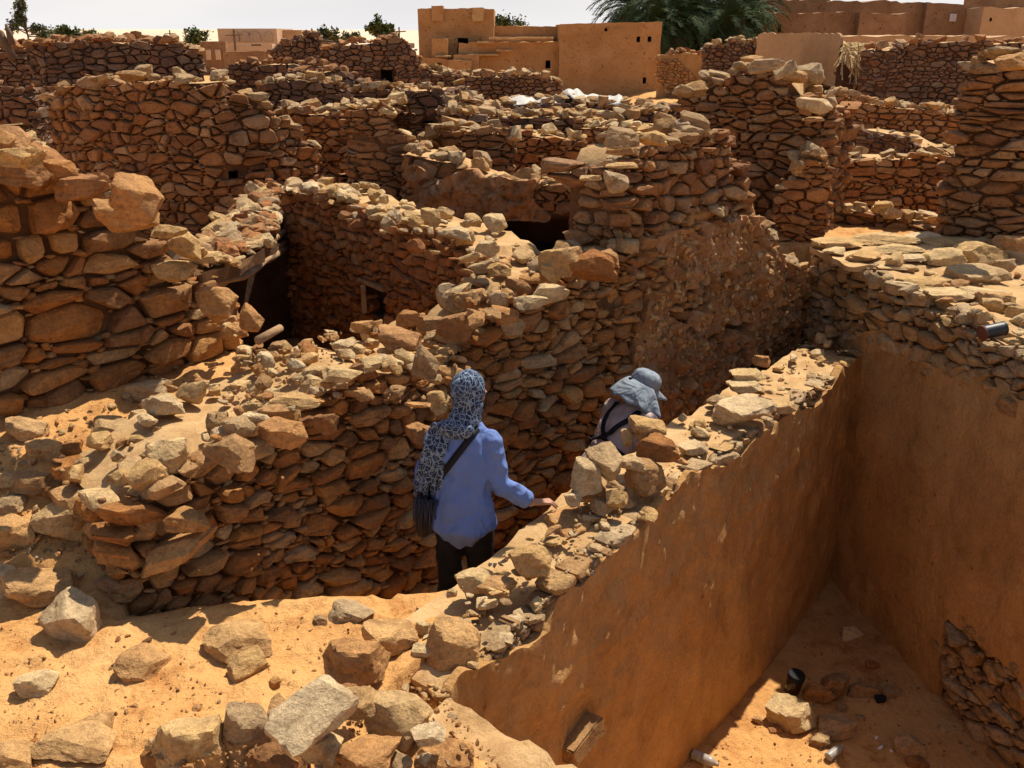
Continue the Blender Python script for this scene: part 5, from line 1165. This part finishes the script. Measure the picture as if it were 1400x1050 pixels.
# ------------------------------------------------------------------ pit with roof beams
ch = empty('collapsed_roof', (0, 0, 0), 'collapsed earth roof on wooden beams above the black opening, left of the reddish wall', 'roof')
def P3(px, py, z): return at(px, py, z=z)
ra, rb, rc, rd = at(268, 372, d=7.6), at(384, 318, d=10.0), at(436, 244, d=11.4), at(300, 330, d=10.5)
def roofz(x, y): return lerp(1.12, 1.2, ss_(7.4, 9.5, y))
RO = [pl(*a, 1.15) for a in ((268, 380), (330, 356), (378, 326), (380, 286), (374, 262), (352, 268), (312, 300), (262, 338))]
crust('roof_earth', RO, roofz, .07, M['mortar'], parent=ch, res=.06, amp=.10)
for k, (a, b, r) in enumerate(((at(282, 402, d=6.95), at(392, 336, d=10.2), .05), (at(280, 390, d=7.2), at(392, 328, d=10.3), .045), (at(290, 394, d=7.0), at(372, 352, d=9.0), .03), (at(276, 380, d=7.4), at(392, 320, d=10.3), .045))):
    V = []; F = []; pts = [tuple(lerp(a, b, t) + Vector((0, 0, .04 * math.sin(t * 5 + k)))) for t in (-.05, .2, .45, .7, 1.05)]; tube(V, F, pts, [r, r * .95, r * 1.05, r * .9, r * .85], 8); link('beam', mesh('beam', V, F, M['wood'], True), None, ch)
rg = random.Random(61)
for k in range(210):
    x, y = rg.uniform(-3.4, -1.9), rg.uniform(6.8, 11.6)
    while not inpoly(x, y, RO): x, y = rg.uniform(-3.4, -1.9), rg.uniform(6.8, 11.6)
    s = rg.uniform(.08, .26)
    (rock_obj('rubble_stone', rg.choice(ROCK_MD), M[rg.choice(('pale', 'grey', 'mid', 'red'))], (x, y, roofz(x, y) + s * .2), (s, s * .8, s * rg.uniform(.5, 1)), (rg.uniform(-.5, .5), rg.uniform(-.5, .5), rg.uniform(0, 6)), ch))
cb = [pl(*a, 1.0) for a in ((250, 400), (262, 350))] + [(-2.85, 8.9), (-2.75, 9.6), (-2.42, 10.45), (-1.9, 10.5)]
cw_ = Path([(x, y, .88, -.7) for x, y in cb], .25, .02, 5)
tag(core_mesh('chamber_wall', cw_, M['soot'], None, rs=.3, rz=.3), 'dark wall inside the black opening under the beams', 'wall')  # wall coloured dark: the chamber's shade is painted in
V = []; F = []; a, b = at(352, 466, z=.90), at(384, 448, z=.93); tube(V, F, [tuple(a), tuple(b)], [.03, .025], 7)
tag(link('stick', mesh('stick', V, F, M['wood'], True)), 'short pale stick lying at the sill of the black opening', 'stick')

# ------------------------------------------------------------------ white sheet
def sheet():
    a, b = at(690, 139, d=17.6), at(850, 141, d=17.9); V = []; nx, ny = 70, 10
    for j in range(ny + 1):
        for i in range(nx + 1):
            t, u = i / nx, j / ny; x = lerp(a.x, b.x, t); y = 17.5 + u * 1.0 + .2 * N1(t * 6, 2); z = 1.62 + .10 * abs(N1(x * 2.2, u * 3)) + .05 * N1(x * 7, u * 6, 3) + .17 * math.exp(-((t - .53) / .04) ** 2) * (1 - .5 * u) + .12 * math.exp(-((t - .62) / .06) ** 2)
            V.append((x, y, z - .10 * (1 - ss_(0, .35, u)) + .04 * t))
    F = [(j * (nx + 1) + i, j * (nx + 1) + i + 1, (j + 1) * (nx + 1) + i + 1, (j + 1) * (nx + 1) + i) for j in range(ny) for i in range(nx)]
    o = link('white_sheet', mesh('white_sheet', V, F, plain_mat('white_plastic', (.5, .47, .42), .6), True)); m_ = o.modifiers.new('thickness', 'SOLIDIFY'); m_.thickness = .012
    tag(o, 'crumpled white plastic sheet spread over a low wall in front of the mud building', 'sheet')
sheet()

# ------------------------------------------------------------------ small things
def lathe(prof, n=24):
    V = []; F = []
    for r, z in prof:
        for j in range(n): a = 2 * math.pi * j / n; V.append((r * math.cos(a), r * math.sin(a), z))
    for k in range(len(prof) - 1):
        for j in range(n): F.append((k * n + j, k * n + (j + 1) % n, (k + 1) * n + (j + 1) % n, (k + 1) * n + j))
    F.append(tuple(range(n - 1, -1, -1))); F.append(tuple(range((len(prof) - 1) * n, len(prof) * n))); return V, F
M['can'] = plain_mat('dark_can', (.012, .014, .02), .45, spec=.5); M['blacklid'] = plain_mat('black_plastic', (.01, .01, .012), .75, spec=.3); M['jar'] = plain_mat('brown_jar', (.03, .012, .008), .25, spec=.5); M['rust'] = plain_mat('rust', (.12, .04, .02), .8)
m_, t_, b_ = nodes_for('cloudy_plastic'); b_.inputs['Base Color'].default_value = (.5, .47, .42, 1); b_.inputs['Roughness'].default_value = .3; b_.inputs['Transmission Weight'].default_value = .35; M['pet'] = m_
p = at(1358, 452, d=6.05); can = empty('ribbed_can', p, 'dark blue-black ribbed can lying in the stones at the right edge', 'can'); can.rotation_euler = (0, R(82), R(12))
pr = [(.044, -.085), (.047, -.08)] + [(.047 - .003 * (k % 2), -.07 + k * .0085) for k in range(16)] + [(.047, .07), (.049, .074), (.049, .08)]
link('body', mesh('body', *lathe(pr), M['can'], True), None, can); link('rim', mesh('rim', *lathe([(.05, -.09), (.052, -.088), (.052, -.076), (.05, -.074)]), M['rust'], True), None, can)
p = ray_ground(1082, 945); jar = empty('jar', p, 'brown glass jar with a black lid against the left wall of the room', 'jar'); jar.rotation_euler = (R(8), R(6), 0)
link('body', mesh('body', *lathe([(.045, 0), (.06, .01), (.062, .03), (.062, .12), (.05, .145)]), M['jar'], True), None, jar); link('lid', mesh('lid', *lathe([(.066, .14), (.068, .145), (.068, .185), (.06, .19)]), M['blacklid'], True), None, jar)
def bottle(px, py, s, yaw, label):
    p = ray_ground(px, py); p.z += .04 * s; r = empty('plastic_bottle', p, label, 'bottle'); r.rotation_euler = (0, R(84), R(yaw))
    pr = [(.025, -.1), (.037, -.095), (.038, -.08), (.035, -.07), (.038, -.06), (.038, -.03), (.035, -.025), (.038, -.015), (.038, .04), (.03, .065), (.014, .085)]
    link('body', mesh('body', *lathe([(a * s, b * s) for a, b in pr]), M['pet'], True), None, r); link('cap', mesh('cap', *lathe([(.015 * s, .085 * s), (.016 * s, .088 * s), (.016 * s, .105 * s), (.014 * s, .108 * s)]), M['pet'], True), None, r)
bottle(1141, 1033, .85, 35, 'cloudy white plastic bottle lying at the edge of the sun patch on the room floor'); bottle(963, 1044, 1.0, -40, 'cloudy plastic bottle at the foot of the left wall, bottom edge')
M['white'] = plain_mat('white_chip', (.75, .73, .70), .6)
for px, py, w_ in ((1198, 1010, .05), (1204, 1022, .07), (1218, 1028, .03)):
    tag(rock_obj('white_shard', ROCK_LO[int(px) % 16], M['white'], ray_ground(px, py) + Vector((0, 0, .01)), (w_, w_ * .6, w_ * .3), (.3, .2, px)), 'small white shard on the shaded room floor', 'shard', 'white shards on the room floor')
p = ray_ground(1203, 957); tag(rock_obj('charcoal', ROCK_MD[2], M['blacklid'], p + Vector((0, 0, .02)), .11, (0, 0, 0)), 'small black lump among the stones on the shaded room floor', 'charcoal')
# ------------------------------------------------------------------ people
from mathutils.bvhtree import BVHTree
def limb(bm, pts, n=14, cap=True):
    """tube of elliptical rings; pts = (x, y, z, rx, ry) with rx across and ry along the second axis"""
    P = [Vector(p[:3]) for p in pts]; rings = []
    for k, p in enumerate(P):
        d = (P[min(k + 1, len(P) - 1)] - P[max(0, k - 1)]).normalized()
        ref = Vector((0, 1, 0)) if abs(d.y) < .85 else Vector((0, 0, 1))
        u = ref.cross(d).normalized(); v = d.cross(u); rx = pts[k][3]; ry = pts[k][4] if len(pts[k]) > 4 else rx
        if k == 0 and cap:
            rings.append([bm.verts.new(p - d * rx * .55 + (u * math.cos(a) * rx + v * math.sin(a) * ry) * .5) for a in [2 * math.pi * j / n for j in range(n)]])
        rings.append([bm.verts.new(p + u * math.cos(a) * rx + v * math.sin(a) * ry) for a in [2 * math.pi * j / n for j in range(n)]])
        if k == len(P) - 1 and cap:
            rings.append([bm.verts.new(p + d * rx * .55 + (u * math.cos(a) * rx + v * math.sin(a) * ry) * .5) for a in [2 * math.pi * j / n for j in range(n)]])
    for a, b in zip(rings, rings[1:]):
        for j in range(n): bm.faces.new((a[j], a[(j + 1) % n], b[(j + 1) % n], b[j]))
    bm.faces.new(rings[0][::-1]); bm.faces.new(rings[-1])
def ball(bm, c, r, rot=None):
    g = bmesh.ops.create_uvsphere(bm, u_segments=20, v_segments=14, radius=1)
    for v in g['verts']:
        q = Vector((v.co.x * r[0], v.co.y * r[1], v.co.z * r[2])); v.co = (rot @ q if rot else q) + Vector(c)
def fuse(name, bm, voxel, mat, smooth_it=4, post=None, parent=None, loc=None):
    me = bpy.data.meshes.new('tmp'); bmesh.ops.recalc_face_normals(bm, faces=bm.faces[:]); bm.to_mesh(me); bm.free()
    o = bpy.data.objects.new('tmp', me); scn.collection.objects.link(o)
    r = o.modifiers.new('r', 'REMESH'); r.mode = 'VOXEL'; r.voxel_size = voxel; r.use_smooth_shade = True
    s = o.modifiers.new('s', 'SMOOTH'); s.iterations = smooth_it; s.factor = .5
    dg = bpy.context.evaluated_depsgraph_get(); out = bpy.data.meshes.new_from_object(o.evaluated_get(dg)); out.name = name
    bpy.data.objects.remove(o); bpy.data.meshes.remove(me)
    if post:
        out.update(); ns = [v.normal.copy() for v in out.vertices]
        for v, n in zip(out.vertices, ns): v.co = v.co + n * post(v.co)
    out.materials.clear(); out.materials.append(mat); out.polygons.foreach_set('use_smooth', [True] * len(out.polygons))
    return link(name, out, None, parent, loc)
M['skin'] = plain_mat('skin', (.42, .22, .14), .55); M['black'] = plain_mat('black_cloth', (.010, .010, .012), .9); M['strap'] = plain_mat('black_strap', (.008, .008, .01), .7)
def cloth_mat(name, col, sc=40):
    m, t, b = nodes_for(name); b.inputs['Roughness'].default_value = .85; P = pos_n(t)
    a = noise_n(t, P, 9, 4, .6); c = mix_n(t, 'MULTIPLY', .6, tuple(col), ramp_n(t, a, [(.3, (.8, .8, .82)), (.7, (1.08, 1.08, 1.06))])); t.links.new(c, b.inputs['Base Color'])
    bump_n(t, b, [(noise_n(t, pos_n(t, 1, 1, .45), 7, 2, .45, 1.2), .9, .06), (noise_n(t, pos_n(t, 1, 1, .7), 20, 2, .5, 1.0), .25, .01), (noise_n(t, P, 260, 2), .2, .001)]); return m
M['shirt'] = cloth_mat('blue_shirt', (.15, .225, .49)); M['beige'] = cloth_mat('pinkish_beige_shirt', (.50, .38, .34)); M['hat'] = cloth_mat('grey_hat', (.25, .29, .34)); M['trouser2'] = cloth_mat('khaki_trousers', (.2, .16, .11))
def scarf_mat():
    m, t, b = nodes_for('patterned_scarf'); tc = t.nodes.new('ShaderNodeTexCoord'); O = tc.outputs['Object']
    nz = t.nodes.new('ShaderNodeTexNoise'); nz.inputs['Scale'].default_value = 7; t.links.new(O, nz.inputs['Vector'])
    vm = t.nodes.new('ShaderNodeVectorMath'); vm.operation = 'MULTIPLY_ADD'; vm.inputs[1].default_value = (.09, .09, .09); t.links.new(nz.outputs['Color'], vm.inputs[0]); t.links.new(O, vm.inputs[2])
    v1 = t.nodes.new('ShaderNodeTexVoronoi'); v1.feature = 'DISTANCE_TO_EDGE'; v1.inputs['Scale'].default_value = 30; t.links.new(vm.outputs[0], v1.inputs['Vector'])
    v2 = t.nodes.new('ShaderNodeTexVoronoi'); v2.inputs['Scale'].default_value = 15; t.links.new(vm.outputs[0], v2.inputs['Vector'])
    sn = t.nodes.new('ShaderNodeMath'); sn.operation = 'MULTIPLY'; sn.inputs[1].default_value = 34; t.links.new(v2.outputs['Distance'], sn.inputs[0]); s2 = t.nodes.new('ShaderNodeMath'); s2.operation = 'SINE'; t.links.new(sn.outputs[0], s2.inputs[0])
    a = ramp_n(t, v1.outputs['Distance'], [(.045, (1, 1, 1)), (.085, (0, 0, 0))]); c_ = ramp_n(t, s2.outputs[0], [(.80, (0, 0, 0)), (.95, (1, 1, 1))])
    mx = mix_n(t, 'LIGHTEN', 1.0, a, c_); col = mix_n(t, 'MIX', mx, (.022, .034, .075), (.22, .28, .36)); t.links.new(col, b.inputs['Base Color'])
    bump_n(t, b, [(noise_n(t, O, 16, 4, .6), .5, .02)]); return m
M['scarf'] = scarf_mat()
def hand(bm, wrist, D, U, size=1.0, curl=.25, side=1):
    """palm and five bent fingers; D = pointing direction, U = back-of-hand normal"""
    D = D.normalized(); S = D.cross(U).normalized() * side; U = U.normalized(); w_ = Vector(wrist)
    q = lambda d, s, u: w_ + (D * d + S * s + U * u) * size
    for s in (-.026, -.009, .009, .027):
        a, b = q(.0, s * .6, 0), q(.085, s, .004); limb(bm, [(*a, .014 * size, .013 * size), (*lerp(a, b, .5), .014 * size, .013 * size), (*b, .0115 * size, .011 * size)], 10)
    for s, l in ((-.029, .068), (-.010, .078), (.010, .074), (.030, .058)):
        a = q(.085, s, .004); b = q(.085 + l * .45, s * 1.25, .008 - curl * .02); c = q(.085 + l * .78, s * 1.35, -.004 - curl * .05); d = q(.085 + l, s * 1.38, -.016 - curl * .07)
        limb(bm, [(*a, .0105 * size), (*b, .0095 * size), (*c, .0085 * size), (*d, .0075 * size)], 8)
    a, b, c = q(.015, -.028, 0), q(.045, -.052, -.008), q(.08, -.062, -.014); limb(bm, [(*a, .0135 * size), (*b, .0115 * size), (*c, .009 * size)], 8)
def head(bm, c, rot, s=1.0):
    """skull, jaw, nose, ears, brows; rot turns local +Y to where the face looks"""
    T = lambda v: rot @ (Vector(v) * s) + Vector(c)
    ball(bm, T((0, -.01, .025)), (.077 * s, .095 * s, .098 * s), rot); ball(bm, T((0, .03, -.045)), (.058 * s, .062 * s, .066 * s), rot)
    ball(bm, T((0, .055, -.09)), (.024 * s, .02 * s, .018 * s), rot); ball(bm, T((0, .098, -.012)), (.012 * s, .02 * s, .022 * s), rot); ball(bm, T((0, .088, .03)), (.05 * s, .014 * s, .012 * s), rot)
    ball(bm, T((0, .09, -.052)), (.024 * s, .01 * s, .007 * s), rot)
    for x in (-1, 1): ball(bm, T((.078 * x, -.005, 0)), (.012 * s, .02 * s, .032 * s), rot); ball(bm, T((.03 * x, .075, .012)), (.016 * s, .012 * s, .010 * s), rot)
def rotm(yaw=0, pitch=0, roll=0): return Matrix.Rotation(R(yaw), 3, 'Z') @ Matrix.Rotation(R(pitch), 3, 'X') @ Matrix.Rotation(R(roll), 3, 'Y')

def torso_prims(bm, o, hips, chest, neck, g=0.0, low=None, yawt=0):
    """hips, chest, neck are points; g grows the radii"""
    h, c, n = Vector(hips), Vector(chest), Vector(neck); m = lerp(h, c, .5)
    pts = []
    if low is not None: l = Vector(low); pts.append((*l, .185 + g, .135 + g))
    pts += [(*h, .172 + g, .118 + g), (*m, .150 + g, .105 + g), (*c, .182 + g, .118 + g), (*lerp(c, n, .55), .150 + g, .088 + g), (*lerp(c, n, .85), .085 + g, .066 + g)]
    limb(bm, pts, 22)
def arm_prims(bm, sh, el, wr, g=0.0, rr=(.055, .047, .040, .029)):
    s, e, w_ = Vector(sh), Vector(el), Vector(wr); a, b, c, d = rr
    limb(bm, [(*s, a + g), (*lerp(s, e, .5), b + g), (*e, c + g)], 12); limb(bm, [(*e, c + g), (*lerp(e, w_, .4), c * .97 + g), (*w_, d + g)], 12); ball(bm, s, (a + g - .006,) * 3)
def leg_prims(bm, hip, kn, an, g=0.0, flare=0):
    h, k, a = Vector(hip), Vector(kn), Vector(an)
    limb(bm, [(*h, .088 + g), (*lerp(h, k, .5), .073 + g), (*k, .054 + g), (*lerp(k, a, .35), .054 + g + flare * .5), (*a, .038 + g + flare)], 14)

def person_one():
    gz = ground_z(-.31, 4.86); loc = Vector((-.315, 4.86, gz)); yaw = R(-14)
    HP, CH, NK = (0, 0, .90), (0, .05, 1.24), (.005, .085, 1.455); HD = (.015, .13, 1.575)
    SR, ER, WR = (.165, .055, 1.345), (.232, .015, 1.10), (.410, .12, .965)
    SL_, EL, WL = (-.165, .05, 1.345), (-.245, -.02, 1.10), (-.20, .16, .93)
    hr = rotm(-38, -14, 0)
    bm = bmesh.new(); torso_prims(bm, 0, HP, CH, NK); limb(bm, [(*NK, .055), (.01, .11, 1.52, .054)], 12); head(bm, HD, hr)
    arm_prims(bm, SR, ER, WR); arm_prims(bm, SL_, EL, WL); hand(bm, WR, Vector((.85, .45, -.12)), Vector((.0, .1, 1)), 1.0, .1, 1); hand(bm, WL, Vector((.5, .8, -.3)), Vector((-.6, .3, .5)), 1.0, 1.0, -1)
    for s in (-1, 1):
        leg_prims(bm, (.088 * s, 0, .88), (.095 * s, .035 * (1 + s), .47), (.10 * s, .02 + .1 * (s > 0), .08)); limb(bm, [(.10 * s, -.01 + .1 * (s > 0), .045, .036), (.105 * s, .09 + .1 * (s > 0), .035, .036), (.11 * s, .17 + .1 * (s > 0), .028, .03)], 10)
    o = fuse('person', bm, .0055, M['skin'], 3); o.location = loc + Vector((.035, 0, 0)); o.rotation_euler = (0, 0, yaw); o.scale = (.93, .95, 1.015)
    tag(o, 'person in blue shirt and patterned headscarf, seen from behind, one hand on the wall', 'person')
    fold = lambda p: .012 * mn.noise(Vector((p.x * 9 + p.z * 3, p.y * 9, p.z * 5))) + .018 * (.3 - abs(mn.noise(Vector((p.x * 13 + p.z * 8, p.y * 12, p.z * 7 - p.x * 6))))) + .004 * mn.noise(Vector((p.x * 26, p.y * 20, p.z * 26)))
    bm = bmesh.new(); torso_prims(bm, 0, (0, -.01, .92), CH, NK, .022, low=(0, -.01, .845)); arm_prims(bm, SR, ER, lerp(Vector(ER), Vector(WR), .84), .016, (.050, .050, .046, .036)); arm_prims(bm, SL_, EL, lerp(Vector(EL), Vector(WL), .9), .016, (.056, .052, .048, .038))
    sh = fuse('shirt', bm, .009, M['shirt'], 5, lambda p: fold(p) + .010 * ss_(.95, .8, p.z) * math.sin(math.atan2(p.y, p.x) * 7) * .5, o)
    col = bmesh.new(); limb(col, [(.004, .075, 1.44, .072, .066), (.01, .095, 1.485, .062, .060)], 18); fuse('collar', col, .008, M['shirt'], 2, None, o)
    bm = bmesh.new(); limb(bm, [(0, 0, .97, .165, .115), (0, 0, .88, .178, .128)], 20)
    for s in (-1, 1): leg_prims(bm, (.088 * s, 0, .86), (.095 * s, .035 * (1 + s), .47), (.10 * s, .02 + .1 * (s > 0), .10), .016, .02)
    fuse('trousers', bm, .011, M['black'], 4, fold, o)
    for s in (-1, 1):
        bm = bmesh.new(); y0 = .1 * (s > 0); limb(bm, [(.10 * s, -.03 + y0, .045, .045), (.105 * s, .09 + y0, .04, .047), (.11 * s, .19 + y0, .035, .038)], 12); fuse('shoe', bm, .009, M['black'], 2, None, o)
    # headscarf: hood over head and neck, tail over the left shoulder
    bm = bmesh.new(); c = Vector(HD)
    ball(bm, c + hr @ Vector((0, -.022, .028)), (.096, .110, .116), hr); limb(bm, [(.0, .055, 1.44, .098, .082), (.008, .085, 1.49, .086, .082), (.012, .105, 1.545, .092, .10)], 20)
    limb(bm, [(.05, .0, 1.42, .05, .05), (-.03, -.02, 1.415, .05, .05), (-.12, -.0, 1.42, .045, .045)], 12)
    sc = fuse('headscarf', bm, .0075, M['scarf'], 4, lambda p: .010 * abs(mn.noise(Vector((p.x * 14, p.y * 14, p.z * 9)))) + .004 * mn.noise(Vector((p.x * 40, p.y * 40, p.z * 25))), o)
    bvh = BVHTree.FromPolygons([v.co.copy() for v in sh.data.vertices], [tuple(p.vertices) for p in sh.data.polygons])
    def back(x, z, off=.01):
        h = bvh.ray_cast(Vector((x, -.6, z)), Vector((0, 1, 0)), 1.2); return (h[0] + Vector((0, -off, 0))) if h[0] else Vector((x, -.02, z))
    bm = bmesh.new(); pts = [Vector((-.115, -.0, 1.435))] + [back(lerp(-.135, -.205, t), lerp(1.40, 1.0, t), .022) for t in (0, .2, .4, .6, .8, 1)]
    for dx in (-.045, -.015, .015, .045):
        limb(bm, [(p.x + dx * (1 + .15 * k), p.y - .008 * abs(math.sin(dx * 90 + k)), p.z, .020, .020) for k, p in enumerate(pts)], 10)
    fuse('scarf_tail', bm, .007, M['scarf'], 3, lambda p: .006 * mn.noise(Vector((p.x * 45, p.y * 20, p.z * 7))), o)
    V = []; F = []; rg = random.Random(3); M['fringe'] = plain_mat('dark_fringe', (.06, .055, .07), .9)
    for k in range(120):
        x = rg.uniform(-.285, -.13); y = -.10 + rg.uniform(-.035, .02) + .4 * abs(x + .2); z0 = 1.0 + rg.uniform(-.02, .02); l = rg.uniform(.14, .20); sx = rg.uniform(-.012, .012)
        tube(V, F, [(x, y, z0), (x + sx, y - .004, z0 - l * .5), (x + sx * 1.5, y + rg.uniform(-.01, .01), z0 - l)], [.0035, .003, .002], 4)
    link('scarf_fringe', mesh('scarf_fringe', V, F, M['fringe'], True), None, o)
    V = []; F = []; a, b = (.095, 1.425), (-.215, 1.02)
    for k in range(15):
        t = k / 14; x, z = lerp(a[0], b[0], t), lerp(a[1], b[1], t)
        for dx, dz in ((-.014, .016), (.014, -.012)):
            p = back(x + dx, z + dz, .006); V.append(tuple(p))
    for k in range(14): F.append((2 * k, 2 * k + 1, 2 * k + 3, 2 * k + 2))
    st = link('bag_strap', mesh('bag_strap', V, F, M['strap'], True), None, o); md = st.modifiers.new('t', 'SOLIDIFY'); md.thickness = .004
    bm = bmesh.new(); limb(bm, [(-.28, .02, .98, .05, .09), (-.285, .02, .86, .06, .11), (-.28, .02, .76, .05, .10)], 16)
    bg = fuse('shoulder_bag', bm, .01, plain_mat('brown_bag', (.06, .035, .02), .8), 2, fold); bg.location = loc + Vector((.085, .02, 0)); bg.rotation_euler = (0, 0, yaw)
    tag(bg, 'dark brown bag hanging at the left hip of the person in the blue shirt', 'bag')
person_one()

def person_two():
    x0, y0 = .735, 6.30; gz = ground_z(x0, y0); loc = Vector((x0, y0, gz)); yaw = R(-52)
    LZ = -.0
    HP, CH, NK = (0, -.12, .82), (0, .07, 1.07), (0, .20, 1.24); HD = (0, .275, 1.345)
    SR, ER, WR = (.175, .16, 1.19), (.24, .22, .93), (.20, .44, .86); SL_, EL, WL = (-.175, .15, 1.19), (-.25, .12, .93), (-.19, .34, .84)
    hr = rotm(-18, -28, 0)
    bm = bmesh.new(); torso_prims(bm, 0, HP, CH, NK); limb(bm, [(*NK, .054), (0, .245, 1.335, .053)], 12); head(bm, HD, hr)
    arm_prims(bm, SR, ER, WR); arm_prims(bm, SL_, EL, WL); hand(bm, WR, Vector((0, .9, -.3)), Vector((.2, .3, 1)), 1, .4, 1); hand(bm, WL, Vector((.1, .9, -.3)), Vector((-.2, .3, 1)), 1, .4, -1)
    for s in (-1, 1):
        k = (.10 * s, .08 + .05 * s, .47); leg_prims(bm, (.088 * s, -.12, .82), k, (.10 * s, -.03 + .1 * s, .08)); limb(bm, [(.10 * s, -.06 + .1 * s, .045, .036), (.105 * s, .04 + .1 * s, .035, .036), (.11 * s, .12 + .1 * s, .028, .03)], 10)
    o = fuse('person', bm, .006, M['skin'], 3); o.location = loc; o.rotation_euler = (0, 0, yaw)
    tag(o, 'person in grey neck-flap hat and pinkish shirt with black straps, stooping in the alley', 'person')
    fold = lambda p: .006 * mn.noise(Vector((p.x * 9, p.y * 9, p.z * 5))) + .004 * mn.noise(Vector((p.x * 22, p.y * 20, p.z * 16)))
    bm = bmesh.new(); torso_prims(bm, 0, HP, CH, NK, .02, low=(0, -.15, .74)); arm_prims(bm, SR, ER, lerp(Vector(ER), Vector(WR), .9), .016); arm_prims(bm, SL_, EL, lerp(Vector(EL), Vector(WL), .9), .016)
    sh = fuse('shirt', bm, .009, M['beige'], 4, fold, o)
    bm = bmesh.new(); limb(bm, [(0, -.1, .88, .165, .12), (0, -.12, .80, .175, .125)], 20)
    for s in (-1, 1): leg_prims(bm, (.088 * s, -.12, .80), (.10 * s, .08 + .05 * s, .47), (.10 * s, -.03 + .1 * s, .1), .016, .02)
    fuse('trousers', bm, .012, M['trouser2'], 3, fold, o)
    for s in (-1, 1):
        bm = bmesh.new(); limb(bm, [(.10 * s, -.08 + .1 * s, .045, .045), (.105 * s, .04 + .1 * s, .04, .047), (.11 * s, .14 + .1 * s, .035, .038)], 12); fuse('shoe', bm, .009, M['black'], 2, None, o)
    # hat: crown, bill, neck flap gathered at the back
    T = lambda v: hr @ Vector(v) + Vector(HD)
    V = []; F = []; n = 28
    rows = [(0, .135, .01), (.35, .128, .5), (.7, .105, .85), (.93, .09, 1.0)]
    prof = [(.104, .035), (.107, .06), (.103, .09), (.088, .118), (.06, .136), (.025, .143)]
    for r, z in prof:
        for j in range(n): a = 2 * math.pi * j / n; V.append(tuple(T((r * .88 * math.cos(a), -.01 + r * 1.08 * math.sin(a), z + .004 * math.sin(a * 9)))))
    for k in range(len(prof) - 1):
        for j in range(n): F.append((k * n + j, k * n + (j + 1) % n, (k + 1) * n + (j + 1) % n, (k + 1) * n + j))
    F.append(tuple(range((len(prof) - 1) * n, len(prof) * n)))
    ht = link('hat', mesh('hat', V, F, M['hat'], True), None, o); md = ht.modifiers.new('t', 'SOLIDIFY'); md.thickness = .004; md.offset = 1
    V = []; F = []; m_ = 14                               # bill
    for i in range(m_ + 1):
        a = R(lerp(22, 158, i / m_)); e = (.092 * math.cos(a), -.01 + .112 * math.sin(a))
        for k in range(5):
            t = k / 4; V.append(tuple(T((e[0] * (1 + .10 * t), e[1] + .12 * t * math.sin(a), .045 - .04 * t - .10 * t * e[0] ** 2 * 20))))
    for i in range(m_):
        for k in range(4): q = i * 5 + k; F.append((q, q + 1, q + 6, q + 5))
    bl = link('hat_bill', mesh('hat_bill', V, F, M['hat'], True), None, o); md = bl.modifiers.new('t', 'SOLIDIFY'); md.thickness = .005
    V = []; F = []; m_ = 40; rws = 12                     # neck flap
    for i in range(m_ + 1):
        a = R(lerp(172, 368, i / m_)); e = Vector((.093 * math.cos(a), -.01 + .113 * math.sin(a), 0)); ctr = math.exp(-((i / m_ - .5) / .10) ** 2)
        for k in range(rws + 1):
            t = k / rws; pin = ctr * math.exp(-((t - .12) / .16) ** 2); rad = 1 + 1.45 * t ** .9 - .10 * pin + .05 * math.sin(a * 11) * t
            p = T((e.x * (rad if abs(e.x) > 0 else 1), e.y * rad, .05)); dn = Vector((0, -.02, -1)) * (.165 * t ** 1.3 + .015 * t) ; p += dn + Vector((0, 0, .008 * math.sin(a * 11 + 2) * t)); V.append(tuple(p))
    for i in range(m_):
        for k in range(rws): q = i * (rws + 1) + k; F.append((q, q + 1, q + rws + 2, q + rws + 1))
    fl = link('neck_flap', mesh('neck_flap', V, F, M['hat'], True), None, o); md = fl.modifiers.new('t', 'SOLIDIFY'); md.thickness = .004
    k_ = T((0, -.135, .03)); link('toggle', box_mesh('toggle', (.025, .02, .03), M['black'], .004, 0), None, o, k_)
    bvh = BVHTree.FromPolygons([v.co.copy() for v in sh.data.vertices], [tuple(p.vertices) for p in sh.data.polygons])
    dr = Vector((0, .82, -.57))
    def strap(pts, wd, nm='harness_strap'):
        V = []; F = []; P = []
        for a, b in zip(pts, pts[1:]):
            for t in range(8): P.append((lerp(a[0], b[0], t / 8), lerp(a[1], b[1], t / 8)))
        P.append(pts[-1])
        for k, (x, s) in enumerate(P):
            q = P[min(k + 1, len(P) - 1)]; p0 = P[max(0, k - 1)]; tx, ts = q[0] - p0[0], q[1] - p0[1]; l = math.hypot(tx, ts); nx, ns = -ts / l * wd, tx / l * wd
            for sg in (-1, 1):
                xx, s_ = x + nx * sg, s + ns * sg; c = lerp(Vector(HP), Vector(NK), s_) - dr * .5; c.x = xx; h = bvh.ray_cast(c, dr, 1.0); V.append(tuple((h[0] if h[0] else c + dr * .4) - dr * .008))
        for k in range(len(P) - 1): F.append((2 * k, 2 * k + 1, 2 * k + 3, 2 * k + 2))
        st = link(nm, mesh(nm, V, F, M['strap'], True), None, o); md = st.modifiers.new('t', 'SOLIDIFY'); md.thickness = .005
    strap([(-.115, .93), (-.10, .75), (-.04, .50), (0, .42)], .02); strap([(.115, .93), (.10, .75), (.04, .50), (0, .42)], .02); strap([(-.16, .30), (0, .40), (.16, .30)], .022, 'harness_band')
    strap([(0, .48), (0, .36)], .03, 'harness_patch')
person_two()
